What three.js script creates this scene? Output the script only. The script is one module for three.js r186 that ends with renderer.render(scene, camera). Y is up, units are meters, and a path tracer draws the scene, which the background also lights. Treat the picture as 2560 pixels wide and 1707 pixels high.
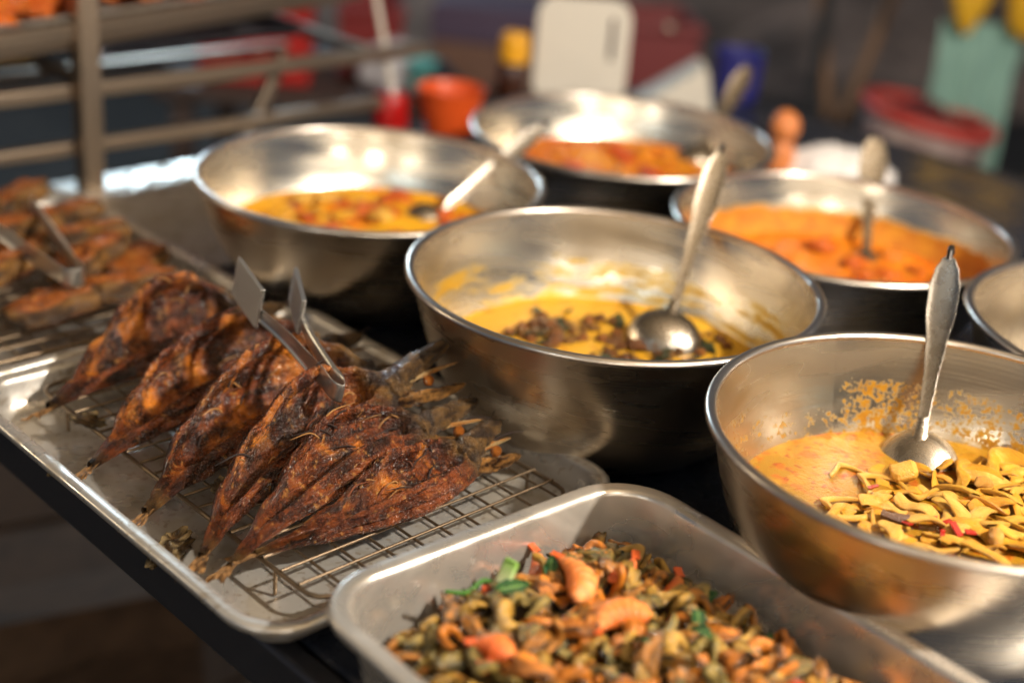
import * as THREE from 'three';
import { mergeGeometries, mergeVertices } from 'three/addons/utils/BufferGeometryUtils.js';
import { ImprovedNoise } from 'three/addons/math/ImprovedNoise.js';
import { RoundedBoxGeometry } from 'three/addons/geometries/RoundedBoxGeometry.js';
import { RectAreaLightUniformsLib } from 'three/addons/lights/RectAreaLightUniformsLib.js';

// ---------------------------------------------------------------- camera, sky, moon, exposure
const D2R = Math.PI / 180;
const scene = new THREE.Scene();
const camera = new THREE.PerspectiveCamera(27.0, 1024 / 682, 0.05, 120);
camera.position.set(0, 1.43, 0);
camera.rotation.order = 'YXZ';
camera.rotation.set(-23.8 * D2R, 0, 4.94 * D2R);
camera.focus = 1.05;
camera.userData.fStop = 2.0;

const renderer = new THREE.WebGLRenderer({ antialias: true });
renderer.toneMapping = THREE.LinearToneMapping;
renderer.toneMappingExposure = 1.12;
renderer.shadowMap.enabled = true;
renderer.shadowMap.type = THREE.PCFSoftShadowMap;

{ // night sky over a market street: deep blue, a little town glow along the horizon
  const w = 64, h = 32, d = new Float32Array(w * h * 4);
  for (let j = 0; j < h; j++) for (let i = 0; i < w; i++) {
    const el = (j + 0.5) / h * Math.PI - Math.PI / 2, g = Math.exp(-Math.abs(el) * 2.2), k = (j * w + i) * 4;
    d[k] = 0.046 + 0.062 * g; d[k + 1] = 0.068 + 0.074 * g; d[k + 2] = 0.108 + 0.086 * g; d[k + 3] = 1;
  }
  const t = new THREE.DataTexture(d, w, h, THREE.RGBAFormat, THREE.FloatType);
  t.mapping = THREE.EquirectangularReflectionMapping; t.magFilter = THREE.LinearFilter; t.needsUpdate = true;
  scene.background = t; scene.environment = t; scene.environmentIntensity = 1.0;
}
const moon = new THREE.DirectionalLight(0xbfd0ff, 0.02);
moon.position.set(-3, 8, 4); moon.castShadow = true; scene.add(moon); scene.add(moon.target);
const WARM = [1.0, 0.93, 0.81], COOL = [0.62, 0.84, 1.0];
const LAMPS = { main: 12.5, second: 1.2, far: 2.2, tube: 11.0, opposite: 2.2, back: 7.0 };

// ---------------------------------------------------------------- helpers
let seed = 7;
const rnd = () => { seed = (seed * 1664525 + 1013904223) >>> 0; return seed / 4294967296; };
const rr = (a, b) => a + (b - a) * rnd();
const pick = (a) => a[Math.floor(rnd() * a.length)];
const NZ = new ImprovedNoise();
const nz = (x, y, z) => NZ.noise(x + 31.7, y + 17.3, z + 53.1);
function fbm(x, y, z, o = 4) { let a = 0, s = 0.5, f = 1; for (let i = 0; i < o; i++) { a += s * nz(x * f, y * f, z * f); s *= 0.5; f *= 2.03; } return a; }
const lerp = (a, b, t) => a + (b - a) * t, clamp = (v, a = 0, b = 1) => Math.min(b, Math.max(a, v));
const sstep = (a, b, v) => { const t = clamp((v - a) / (b - a)); return t * t * (3 - 2 * t); };
const lin = (r, g, b) => { const c = new THREE.Color().setRGB(r / 255, g / 255, b / 255, THREE.SRGBColorSpace); return [c.r, c.g, c.b]; };
const mix3 = (a, b, t) => [lerp(a[0], b[0], t), lerp(a[1], b[1], t), lerp(a[2], b[2], t)];

const TOP = 0.85;                      // table height
const TH = 45.5 * D2R;                 // stall turned against the camera
const E1 = new THREE.Vector3(-0.7133, 0, -0.7009), E2 = new THREE.Vector3(0.7009, 0, -0.7133);
// stall coordinates: a = along the table (away, left), b = across the table (away, right), h = above the table top
const S = (a, b, h = 0) => new THREE.Vector3(E1.x * a + E2.x * b, TOP + h, E1.z * a + E2.z * b);

const used = {};
const numbered = (n) => { const k = used[n] = (used[n] ?? -1) + 1; return k ? `${n}_${String(k).padStart(3, '0')}` : n; };
function tag(o, label, category, group, kind) {
  if (label) o.userData.label = label; if (category) o.userData.category = category;
  if (group) o.userData.group = group; if (kind) o.userData.kind = kind;
  return o;
}
function thing(name, label, category, pos, turn = 0, group) {
  const o = new THREE.Group(); o.name = numbered(name); scene.add(o);
  o.position.copy(pos); o.rotation.y = turn; return tag(o, label, category, group);
}
function part(name, geo, mat, parent) {
  const m = new THREE.Mesh(geo, mat); m.name = name; m.castShadow = m.receiveShadow = true; parent.add(m); return m;
}
function single(name, geo, mat, label, category, pos, turn = 0, group, kind) {
  const m = new THREE.Mesh(geo, mat); m.name = numbered(name); m.castShadow = m.receiveShadow = true; scene.add(m);
  if (pos) m.position.copy(pos); m.rotation.y = turn; return tag(m, label, category, group, kind);
}
// grid surface; fn(u, v) -> [x, y, z, (r, g, b)]
function grid(nu, nv, fn, closeU = false, closeV = false) {
  const pos = [], col = [], uv = [], idx = [];
  for (let j = 0; j <= nv; j++) for (let i = 0; i <= nu; i++) {
    const u = i / nu, v = j / nv, p = fn(closeU && i === nu ? 0 : u, closeV && j === nv ? 0 : v, u, v);
    pos.push(p[0], p[1], p[2]); uv.push(p[6] ?? u, p[7] ?? v); if (p.length > 3) col.push(p[3], p[4], p[5]);
  }
  const W = nu + 1;
  for (let j = 0; j < nv; j++) for (let i = 0; i < nu; i++) {
    const a = j * W + i; idx.push(a, a + 1, a + W, a + 1, a + W + 1, a + W);
  }
  const g = new THREE.BufferGeometry();
  g.setAttribute('position', new THREE.Float32BufferAttribute(pos, 3));
  g.setAttribute('uv', new THREE.Float32BufferAttribute(uv, 2));
  if (col.length) g.setAttribute('color', new THREE.Float32BufferAttribute(col, 3));
  g.setIndex(idx); g.computeVertexNormals();
  if (closeU || closeV) { // weld the normals of the seams
    const n = g.attributes.normal;
    const weld = (a, b) => { const x = n.getX(a) + n.getX(b), y = n.getY(a) + n.getY(b), z = n.getZ(a) + n.getZ(b), l = Math.hypot(x, y, z) || 1; n.setXYZ(a, x / l, y / l, z / l); n.setXYZ(b, x / l, y / l, z / l); };
    if (closeU) for (let j = 0; j <= nv; j++) weld(j * W, j * W + nu);
    if (closeV) for (let i = 0; i <= nu; i++) weld(i, nv * W + i);
  }
  return g;
}
function lathe(profile, seg = 128) { // profile [[r, y]...], uv u round the axis, v along the profile in 0..1 by length
  const len = [0]; for (let i = 1; i < profile.length; i++) len.push(len[i - 1] + Math.hypot(profile[i][0] - profile[i - 1][0], profile[i][1] - profile[i - 1][1]));
  const n = profile.length - 1;
  return grid(seg, n, (u, v, uu) => { const k = Math.round(v * n), a = u * 2 * Math.PI, r = profile[k][0]; return [r * Math.sin(a), profile[k][1], r * Math.cos(a), 1, 1, 1, uu, len[k] / len[n]]; }, true);
}
function smoothProfile(pts, n) { // catmull through [r, y]
  const c = new THREE.CatmullRomCurve3(pts.map(([r, y]) => new THREE.Vector3(r, y, 0)), false, 'centripetal');
  return c.getSpacedPoints(n).map((p) => [Math.max(p.x, 0), p.y]);
}
function tube(points, radius, seg = 24, rad = 8, closed = false) {
  const c = new THREE.CatmullRomCurve3(points.map((p) => (p.isVector3 ? p : new THREE.Vector3(...p))), closed, 'centripetal');
  return new THREE.TubeGeometry(c, seg, radius, rad, closed);
}
function taperTube(points, radii, seg = 24, rad = 8) {
  const c = new THREE.CatmullRomCurve3(points.map((p) => (p.isVector3 ? p : new THREE.Vector3(...p))), false, 'centripetal');
  const g = new THREE.TubeGeometry(c, seg, 1, rad, false), p = g.attributes.position;
  for (let j = 0; j <= seg; j++) {
    const t = j / seg, q = c.getPointAt(t), k = t * (radii.length - 1), i = Math.min(Math.floor(k), radii.length - 2), r = lerp(radii[i], radii[i + 1], k - i);
    for (let i2 = 0; i2 <= rad; i2++) { const n = j * (rad + 1) + i2; p.setXYZ(n, q.x + (p.getX(n) - q.x) * r, q.y + (p.getY(n) - q.y) * r, q.z + (p.getZ(n) - q.z) * r); }
  }
  g.computeVertexNormals(); return g;
}
function bar(a, b, w, h, bevel = 0.002) { // rectangular bar between two points
  const d = b.clone().sub(a), g = new RoundedBoxGeometry(w, h, d.length(), 2, Math.min(bevel, w / 2.1, h / 2.1));
  const m = new THREE.Matrix4().lookAt(b, a, new THREE.Vector3(0, 1, 0)); m.setPosition(a.clone().add(b).multiplyScalar(0.5));
  return g.applyMatrix4(m);
}
function roundLoop(hx, hz, r, n = 10) { // rounded rectangle, counter-clockwise, centred
  const out = [];
  for (const [sx, sz, a0] of [[1, 1, 0], [-1, 1, 90], [-1, -1, 180], [1, -1, 270]]) for (let i = 0; i <= n; i++) {
    const a = (a0 + 90 * i / n) * D2R; out.push([sx * (hx - r) + r * Math.cos(a), sz * (hz - r) + r * Math.sin(a)]);
  }
  // subdivide the straight runs
  const res = [];
  for (let i = 0; i < out.length; i++) { const p = out[i], q = out[(i + 1) % out.length]; res.push(p); const l = Math.hypot(q[0] - p[0], q[1] - p[1]); if (l > 0.06) for (let k = 1; k < 12; k++) res.push([lerp(p[0], q[0], k / 12), lerp(p[1], q[1], k / 12)]); }
  return res;
}
function panLoft(hx, hz, r, prof, floor = true, wave = 0) { // prof [[outward offset, y]...] swept round the rounded rectangle
  const loops = prof.map(([o, y]) => roundLoop(hx, hz, r, 10).map(([x, z], i, L) => {
    const p = L[(i - 1 + L.length) % L.length], q = L[(i + 1) % L.length]; let nx = q[1] - p[1], nzz = -(q[0] - p[0]); const l = Math.hypot(nx, nzz) || 1; nx /= l; nzz /= l;
    return [x + nx * o, y + wave * nz(x * 9, 1, z * 9), z + nzz * o];
  }));
  const N = loops[0].length, M = loops.length - 1; let tot = 0; const len = [0];
  for (let i = 1; i <= M; i++) { tot += Math.hypot(prof[i][0] - prof[i - 1][0], prof[i][1] - prof[i - 1][1]); len.push(tot); }
  const per = [0]; for (let i = 1; i <= N; i++) per.push(per[i - 1] + Math.hypot(loops[0][i % N][0] - loops[0][i - 1][0], loops[0][i % N][2] - loops[0][i - 1][2]));
  const side = grid(N, M, (u, v, uu) => { const i = Math.round(uu * N), k = Math.round(v * M), p = loops[k][i % N]; return [p[0], p[1], p[2], 1, 1, 1, per[i], len[k]]; }, true);
  side.deleteAttribute('color');
  if (!floor) return side;
  const L0 = loops[0], R = 16;
  const cap = grid(N, R, (u, v, uu) => { const p = L0[Math.round(uu * N) % N], s = 1 - v; return [p[0] * s, p[1] + wave * 1.6 * nz(p[0] * s * 12, 5, p[2] * s * 12) * v, p[2] * s, 1, 1, 1, p[0] * s, p[2] * s]; }, true);
  cap.deleteAttribute('color');
  return mergeGeometries([side, cap]);
}
function dataTex(w, h, fn, srgb, repeat) {
  const d = new Uint8Array(w * h * 4);
  for (let j = 0; j < h; j++) for (let i = 0; i < w; i++) { const c = fn(i / w, j / h), k = (j * w + i) * 4; d[k] = clamp(c[0], 0, 255); d[k + 1] = clamp(c[1], 0, 255); d[k + 2] = clamp(c[2], 0, 255); d[k + 3] = 255; }
  const t = new THREE.DataTexture(d, w, h, THREE.RGBAFormat, THREE.UnsignedByteType);
  t.wrapS = t.wrapT = THREE.RepeatWrapping; t.magFilter = THREE.LinearFilter; t.minFilter = THREE.LinearMipmapLinearFilter; t.generateMipmaps = true;
  if (srgb) t.colorSpace = THREE.SRGBColorSpace; if (repeat) t.repeat.set(...repeat); t.needsUpdate = true; return t;
}
// noise that tiles in u and v
const tileN = (u, v, fu, fv, s) => { const a = u * 2 * Math.PI, b = v * 2 * Math.PI; return nz(Math.cos(a) * fu + s, Math.sin(a) * fu + Math.cos(b) * fv, Math.sin(b) * fv + s * 1.7); };
const blob = (seedN, rx, ry, rz, amp, freq, colour, nu = 20, nv = 14) => grid(nu, nv, (u, v) => {
  const th = v * Math.PI, ph = u * 2 * Math.PI; const x = Math.sin(th) * Math.cos(ph), y = Math.cos(th), z = Math.sin(th) * Math.sin(ph);
  const k = 1 + amp * fbm(x * freq + seedN, y * freq, z * freq + seedN * 1.3, 3) * 2; const c = colour(x, y, z, k);
  return [x * rx * k, y * ry * k, z * rz * k, c[0], c[1], c[2]];
}, true);
const noisyBox = (w, h, d, seedN, amp, bend, colour, sg = [10, 3, 5]) => { // soft-edged slab with bends
  const g = mergeVertices((() => { const b = new RoundedBoxGeometry(w, h, d, 3, Math.min(w, h, d) * 0.42); b.deleteAttribute('uv'); b.deleteAttribute('normal'); return b; })());
  const p = g.attributes.position, col = [];
  for (let i = 0; i < p.count; i++) {
    let x = p.getX(i), y = p.getY(i), z = p.getZ(i); const s = 1 / Math.max(w, d), n = fbm(x * s * 3 + seedN, y * s * 3, z * s * 3 + seedN, 3);
    const c = colour(x / w, y / h, z / d, n); col.push(...c);
    y += bend * (x / w) * (x / w) * w * 2 + amp * n * h * 2; z += amp * d * fbm(x * s * 4 + seedN, 3, seedN, 2); 
    p.setXYZ(i, x, y, z);
  }
  g.setAttribute('color', new THREE.Float32BufferAttribute(col, 3)); g.computeVertexNormals();
  g.setAttribute('uv', new THREE.Float32BufferAttribute(new Array(p.count * 2).fill(0).map((_, i) => (i % 2 ? p.getZ(i >> 1) : p.getX(i >> 1)) * 20), 2));
  return g;
};

// ---------------------------------------------------------------- materials
const M = {};
const std = (o) => new THREE.MeshStandardMaterial(o), phy = (o) => new THREE.MeshPhysicalMaterial(o);
const rgb = (r, g, b) => new THREE.Color().setRGB(...lin(r, g, b));
// brushed metal: fine lines that run along u
const brush = dataTex(256, 512, (u, v) => { const n = 128 + 70 * tileN(u, v, 0.6, 40, 3) + 60 * tileN(u, v, 1.2, 90, 9); return [n, n, n]; }, false);
const brushRough = dataTex(256, 256, (u, v) => { const n = 0.5 + 0.35 * tileN(u, v, 1.2, 1.6, 3) + 0.25 * tileN(u, v, 3, 5, 8) + 0.14 * tileN(u, v, 9, 12, 5); return [255, 255 * clamp(0.62 + 0.38 * n), 255]; }, false);
const smear = dataTex(512, 512, (u, v) => { // tray metal: dull, with grease film and scuffs
  const a = tileN(u, v, 1.3, 1.3, 4) + 0.6 * tileN(u, v, 3.1, 2.7, 9) + 0.3 * tileN(u, v, 8, 9, 2), k = sstep(0.05, 0.6, a), s = sstep(0.32, 0.5, tileN(u, v, 12, 12, 21));
  return [200 - 16 * k - 24 * s, 194 - 20 * k - 30 * s, 186 - 26 * k - 36 * s];
}, true, [3, 3]);
const smearR = dataTex(256, 256, (u, v) => { const a = tileN(u, v, 1.3, 1.3, 4) + 0.6 * tileN(u, v, 3.1, 2.7, 9) + 0.3 * tileN(u, v, 8, 9, 2); return [255, 255 * clamp(0.62 + 0.4 * a), 255]; }, false, [3, 3]);
const ripple0 = dataTex(256, 256, (u, v) => { const n = 128 + 70 * tileN(u, v, 3, 3, 2) + 50 * tileN(u, v, 9, 9, 5); return [n, n, n]; }, false, [2, 4]);
M.tray = std({ map: smear, roughnessMap: smearR, roughness: 0.58, metalness: 0.68 });
M.pan = std({ color: rgb(206, 197, 186), roughnessMap: smearR, roughness: 0.48, metalness: 0.75 });
M.steel = phy({ color: rgb(218, 205, 187), roughness: 0.4, roughnessMap: brushRough, metalness: 1, bumpMap: brush, bumpScale: 0.00012, anisotropy: 0.55 });
M.shell = M.steel.clone(); M.shell.roughness = 0.35;
M.rim = std({ color: rgb(204, 194, 184), roughness: 0.3, metalness: 1 });
M.polish = std({ color: rgb(204, 200, 194), roughness: 0.3, metalness: 0.95 });
M.ladle = std({ color: rgb(172, 162, 150), roughness: 0.34, metalness: 1, bumpMap: ripple0, bumpScale: 0.00012, roughnessMap: brushRough });
M.wire = std({ color: rgb(122, 104, 84), roughness: 0.38, metalness: 0.85 });
M.tube = std({ color: rgb(160, 142, 124), roughness: 0.5, metalness: 0.9, roughnessMap: brushRough });
M.edge = std({ color: rgb(70, 70, 76), roughness: 0.45, metalness: 0.7 });
M.dark = std({ color: rgb(30, 30, 34), roughness: 0.8 });

// ---------------------------------------------------------------- setting
{
  const asphalt = dataTex(512, 512, (u, v) => { const n = 36 + 14 * tileN(u, v, 2, 2, 3) + 22 * tileN(u, v, 30, 30, 8) + 16 * tileN(u, v, 70, 70, 4); return [n * 1.1, n * 1.0, n * 0.93]; }, true, [40, 40]);
  const g = new THREE.PlaneGeometry(160, 160, 1, 1).rotateX(-Math.PI / 2);
  const m = single('ground', g, std({ map: asphalt, roughness: 0.86 }), 'dark worn asphalt of the market street below the stall', 'ground');
  m.userData.kind = 'structure'; delete m.userData.category;
}
const vinyl = dataTex(512, 512, (u, v) => { const n = 128 + 60 * tileN(u, v, 1.6, 1.2, 3) + 40 * tileN(u, v, 4, 3, 8) + 14 * tileN(u, v, 40, 40, 4); return [n, n, n]; }, false);
// the stall table: sheet top with a turned-down lip, legs, a rail
{
  const a0 = -0.35, a1 = 1.60, b0 = 0.475, b1 = 1.98, t = thing('stall_table', 'long sheet metal stall table carrying the bowls and trays', 'table', S((a0 + a1) / 2, (b0 + b1) / 2, -TOP), TH);
  const la = a1 - a0, lb = b1 - b0, ty = TOP;
  const topMat = std({ roughnessMap: smearR, roughness: 0.45, color: rgb(38, 42, 52), bumpMap: vinyl, bumpScale: 0.004 });
  const top = new RoundedBoxGeometry(lb, 0.03, la, 3, 0.006); top.translate(0, ty - 0.015, 0); part('table_top', top, topMat, t);
  part('edge_lip', new RoundedBoxGeometry(0.02, 0.045, la, 2, 0.005).translate(-lb / 2 - 0.0125, ty - 0.02, 0), M.edge, t);
  part('edge_lip', new RoundedBoxGeometry(0.02, 0.045, la, 2, 0.005).translate(lb / 2 + 0.0125, ty - 0.02, 0), M.edge, t);
  for (const sx of [-1, 1]) for (const sz of [-1, 1]) part('leg', new RoundedBoxGeometry(0.035, ty - 0.034, 0.035, 2, 0.004).translate(sx * (lb / 2 - 0.06), (ty - 0.034) / 2, sz * (la / 2 - 0.06)), M.tube, t);
  for (const sx of [-1, 1]) part('stretcher', new RoundedBoxGeometry(0.03, 0.03, la - 0.17, 2, 0.004).translate(sx * (lb / 2 - 0.06), 0.24, 0), M.tube, t);
}
{ // bare sheet of steel beside the steaks
  const g = new RoundedBoxGeometry(0.36, 0.003, 0.345, 2, 0.001).translate(0, 0.0015, 0);
  single('steel_sheet', g, std({ map: smear, roughnessMap: smearR, roughness: 0.75, metalness: 0.75 }), 'bare dull steel sheet on the table between the steaks and the first bowl', 'sheet', S(1.415, 0.955, 0.0006), TH);
}
// canopy overhead with its posts: out of frame, it throws the lamps' light back down
{
  const t = thing('stall_canopy', 'cream tarpaulin canopy stretched over the stall on steel posts', 'canopy', new THREE.Vector3(0.2, 0, -0.9));
  const cg = grid(40, 40, (u, v) => [(u - 0.5) * 4.2, 2.42 + 0.12 * Math.cos((u - 0.5) * 3) + 0.02 * nz(u * 9, v * 9, 1), (v - 0.5) * 4.8]);
  part('tarpaulin', cg, std({ color: rgb(150, 134, 110), roughness: 0.9, side: THREE.DoubleSide }), t);
  for (const sx of [-1, 1]) for (const sz of [-1, 1]) part('post', new THREE.CylinderGeometry(0.02, 0.02, 2.43, 12).translate(sx * 2.05, 1.215, sz * 2.35), M.tube, t);
}

// ---------------------------------------------------------------- lamps (all out of frame; their mirror images and shadows are in it)
function bulb(name, label, x, y, z, cd, col, size) {
  const t = thing(name, label, 'lamp', new THREE.Vector3(x, y, z));
  const gl = std({ color: 0xffffff, emissive: new THREE.Color().setRGB(...col), emissiveIntensity: 6, roughness: 0.4 });
  part('glass', lathe(smoothProfile([[0, -0.055], [0.02, -0.05], [0.032, -0.028], [0.03, -0.002], [0.018, 0.022], [0.013, 0.034]], 24), 24), gl, t);
  part('socket', new THREE.CylinderGeometry(0.017, 0.017, 0.05, 16).translate(0, 0.06, 0), M.dark, t);
  part('cable', new THREE.CylinderGeometry(0.003, 0.003, 2.5 - y - 0.085, 6).translate(0, 0.085 + (2.5 - y - 0.085) / 2, 0), M.dark, t);
  const l = new THREE.PointLight(new THREE.Color().setRGB(...col), cd, 0, 2); l.position.set(0, -0.02, 0); l.castShadow = true; l.shadow.radius = size; t.add(l);
}
bulb('hanging_bulb', 'bright warm bulb hanging over the right end of the stall', 0.98, 1.92, -0.50, LAMPS.main, WARM, 1.6);
bulb('hanging_bulb', 'weaker warm bulb hanging over the customers\' side of the stall', 0.60, 1.95, 0.22, LAMPS.second, WARM, 1.6);
bulb('hanging_bulb', 'warm bulb hanging at the left end beyond the shelf rack', -2.7, 2.05, -1.6, LAMPS.far, [1, 0.78, 0.48], 1.6);
bulb('cool_bulb', 'cool white bulb over the lane behind the stall', -1.24, 1.97, -4.6, LAMPS.back, COOL, 2);
{ // cool tube light on the street side
  RectAreaLightUniformsLib.init();
  const t = thing('tube_light', 'cool white tube light hanging on the street side', 'lamp', new THREE.Vector3(-1.1, 2.15, 1.0));
  t.lookAt(new THREE.Vector3(-1.1 - (0.0 + 1.1), 2.15 - (0.9 - 2.15), 1.0 - (-1.2 - 1.0)));
  part('housing', new RoundedBoxGeometry(1.24, 0.06, 0.05, 2, 0.01).translate(0, 0, 0.03), std({ color: 0xe8e8e8, roughness: 0.5 }), t);
  part('tube', new THREE.CylinderGeometry(0.014, 0.014, 1.2, 16).rotateZ(Math.PI / 2).translate(0, 0, -0.012), std({ color: 0xffffff, emissive: new THREE.Color().setRGB(...COOL), emissiveIntensity: 3 }), t);
  for (const s of [-1, 1]) part('chain', new THREE.CylinderGeometry(0.003, 0.003, 0.36, 6).translate(s * 0.5, 0.2, 0.09), M.dark, t);
  const l = new THREE.RectAreaLight(new THREE.Color().setRGB(...COOL), LAMPS.tube, 1.2, 0.05); l.position.set(0, 0, -0.03); t.add(l);
}

// the stall across the lane, behind the photographer: the steel mirrors its lit cloth
{
  const t = thing('opposite_stall', 'lit market stall with cream cloth walls across the lane', 'stall', new THREE.Vector3(0, 0, 3.1)), cloth = std({ color: rgb(176, 160, 138), roughness: 0.9, side: THREE.DoubleSide });
  part('cloth_wall', grid(60, 20, (u, v) => [(u - 0.5) * 7, 0.95 + v * 1.75, 0.05 * Math.sin(u * 60) * (1 - 0.5 * v)]), cloth, t);
  part('counter', new RoundedBoxGeometry(7, 0.9, 0.7, 2, 0.01).translate(0, 0.45, -0.5), std({ color: rgb(150, 146, 142), roughness: 0.7 }), t);
  part('awning', grid(40, 12, (u, v) => [(u - 0.5) * 7, 2.72 - 0.25 * v, -1.3 * v + 0.02 * Math.sin(u * 40)]), cloth, t);
  for (const x of [-3.5, 3.5]) part('post', new THREE.CylinderGeometry(0.025, 0.025, 2.7, 12).translate(x, 1.35, 0.05), M.tube, t);
}
for (const [x, w] of [[-1.9, 'left'], [0.2, 'middle'], [2.2, 'right']]) bulb('stall_bulb', `warm bulb hanging over the ${w} of the stall across the lane`, x, 2.15, 2.35, LAMPS.opposite, WARM, 1.6);

// ---------------------------------------------------------------- curry bowls
const BOWL = [[0, 0.0015], [0.06, 0.001], [0.092, 0.0005], [0.103, 0.003], [0.118, 0.013], [0.134, 0.03], [0.1475, 0.05], [0.1585, 0.074], [0.167, 0.1], [0.1725, 0.122], [0.1745, 0.13]];
const bowlR = (y, H, R) => { const k = 0.13 / H, yy = y * k; for (let i = 3; i < BOWL.length; i++) if (yy <= BOWL[i][1]) { const t = (yy - BOWL[i - 1][1]) / (BOWL[i][1] - BOWL[i - 1][1]); return lerp(BOWL[i - 1][0], BOWL[i][0], t) * R / 0.178; } return R; };
// food that has dried on the inner wall: v runs from the rim to the middle of the bottom
function splashMaps(s, o) {
  const W = 1024, H = 256, cov = new Float32Array(W * H), tone = new Float32Array(W * H);
  for (let j = 0; j < H; j++) for (let i = 0; i < W; i++) {
    const u = i / W, v = j / H, a = u * 2 * Math.PI, x = Math.cos(a), y = Math.sin(a), q = v * 0.24 / 0.175;
    const big = fbm(x * 1.8 + s, y * 1.8, q * o.stretch * 0.8 + s, 3), mf = o.mf ?? 9, ff = o.ff ?? 42, mid = fbm(x * mf + s, y * mf, q * mf * o.stretch, 3), fine = fbm(x * ff, y * ff + s, q * ff * o.fine, 2);
    const drip = o.drip ? o.drip * fbm(x * 16 + s, y * 16, q * 2.2, 3) : 0, wipe = o.wipe ? 0.6 * nz(x * 2 + s, y * 2, q * 26 + 2 * nz(x * 2, y * 2, 4)) : 0;
    const band = sstep(o.top, o.top + o.soft, v + 0.06 * big), mx = o.max ?? 0.6;
    cov[j * W + i] = Math.max(mx * sstep(o.thr, o.thr + o.edge, big * 0.9 + mid * 0.8 + fine * o.grain + wipe + drip + o.gain * band - (1 - band)), o.coat * sstep(o.coatTop, o.coatTop + 0.07, v + 0.05 * big + 0.03 * mid));
    tone[j * W + i] = clamp(0.5 + mid * 1.2 + fine * 0.9);
  }
  const at = (u, v) => Math.min(H - 1, Math.floor(v * H)) * W + Math.min(W - 1, Math.floor(u * W));
  const map = dataTex(W, H, (u, v) => { const k = at(u, v), c = Math.min(1, cov[k] * 1.8), t = tone[k]; return [0, 1, 2].map((n) => lerp([208, 196, 178][n], lerp(o.a[n], o.b[n], t), c)); }, true);
  const rm = dataTex(W, H, (u, v) => { const c = cov[at(u, v)], n = tileN(u, v, 3, 3, 7); return [255, 255 * lerp(0.25 + 0.12 * n, 0.75, c), 255 * (1 - c)]; }, false);
  return { map, rm };
}
function makeBowl(label, x, z, R, H, splash, s, tilt = [0, 0]) {
  const t = thing('steel_bowl', label, 'bowl', new THREE.Vector3(x, TOP + 0.0005, z), s * 0.7, 'steel mixing bowls of curry on the table');
  const kr = R / 0.178, kh = H / 0.13, outer = smoothProfile(BOWL.map(([r, y]) => [r * kr, y * kh]), 40), inner = outer.map(([r, y], i) => [Math.max(0, r - 0.0016 * Math.min(1, i / 6)), y + 0.0016 * (1 - i / 42)]).reverse();
  part('outer_shell', lathe(outer), M.shell, t);
  const { map, rm } = splashMaps(s, splash);
  part('inner_wall', lathe(inner), phy({ map, roughnessMap: rm, metalnessMap: rm, roughness: 1, metalness: 1, bumpMap: brush, bumpScale: 0.00008, anisotropy: 0.7 }), t);
  const dent = (g) => { const p = g.attributes.position; for (let i = 0; i < p.count; i++) { const x = p.getX(i), z = p.getZ(i), a = Math.atan2(x, z), k = 1 + 0.0035 * Math.sin(2 * a + s) + 0.002 * Math.sin(3 * a + 2 * s) + 0.0012 * Math.sin(7 * a + s); p.setX(i, x * k); p.setZ(i, z * k); p.setY(i, p.getY(i) * (1 + 0.006 * Math.sin(2 * a + 1.3 * s))); } g.computeVertexNormals(); const n = g.attributes.normal, W = 0; return g; };
  const rim = []; for (let i = 0; i <= 20; i++) { const a = i / 20 * 2 * Math.PI; rim.push([0.1745 * kr + 0.0016 + 0.0042 * Math.cos(a), H - 0.001 + 0.0036 * Math.sin(a)]); }
  part('rolled_rim', lathe(rim, 160), M.rim, t);
  for (const c of t.children) dent(c.geometry);
  t.rotation.x = tilt[0]; t.rotation.z = tilt[1];
  return t;
}
const SP = { // what is dried on each wall
  A: { max: 0.55, top: 0.06, soft: 0.15, thr: 0.02, edge: 0.7, gain: 0.2, grain: 0.35, stretch: 5, fine: 2, wipe: 1, coat: 0.35, coatTop: 0.36, a: [158, 112, 16], b: [188, 144, 36] },
  B: { max: 0.5, top: 0.1, soft: 0.25, thr: 0.05, edge: 0.6, gain: 0.2, grain: 0.3, stretch: 3, fine: 1.5, wipe: 0.6, coat: 0.5, coatTop: 0.3, a: [196, 130, 40], b: [214, 160, 66] },
  C: { max: 0.5, top: 0.12, soft: 0.2, thr: 0.06, edge: 0.6, gain: 0.2, grain: 0.3, stretch: 3, fine: 1.5, wipe: 0.6, coat: 0.5, coatTop: 0.26, a: [200, 120, 30], b: [212, 150, 60] },
  D: { drip: 0.5, top: 0.1, soft: 0.12, thr: 0.16, edge: 0.3, gain: 0.3, grain: 0.4, stretch: 1.6, fine: 1, wipe: 0.2, coat: 0.92, coatTop: 0.13, a: [172, 94, 8], b: [194, 128, 16] },
  E: { max: 0.6, drip: 0.6, top: 0.03, soft: 0.2, thr: 0.12, edge: 0.5, gain: 0.14, grain: 1.5, stretch: 1.8, fine: 1.2, wipe: 0.25, coat: 0.3, coatTop: 0.26, a: [140, 82, 8], b: [176, 124, 22], mf: 22, ff: 62 },
  F: { top: 0.4, soft: 0.2, thr: 0.5, edge: 0.3, gain: 0, grain: 0.3, stretch: 2, fine: 1, wipe: 0, coat: 0.2, coatTop: 0.4, a: [120, 60, 30], b: [150, 90, 40] },
};
const BW = { A: [0.084, -1.152, 0.1795, 0.1406], B: [-0.161, -1.419, 0.1806, 0.1278], C: [0.113, -1.694, 0.1838, 0.1216], D: [0.331, -1.409, 0.1745, 0.1233], E: [0.316, -0.888, 0.1745, 0.146], F: [0.576, -1.152, 0.178, 0.134] };
makeBowl('steel bowl in the middle, nearly empty of its yellow curry', ...BW.A, SP.A, 1);
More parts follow.
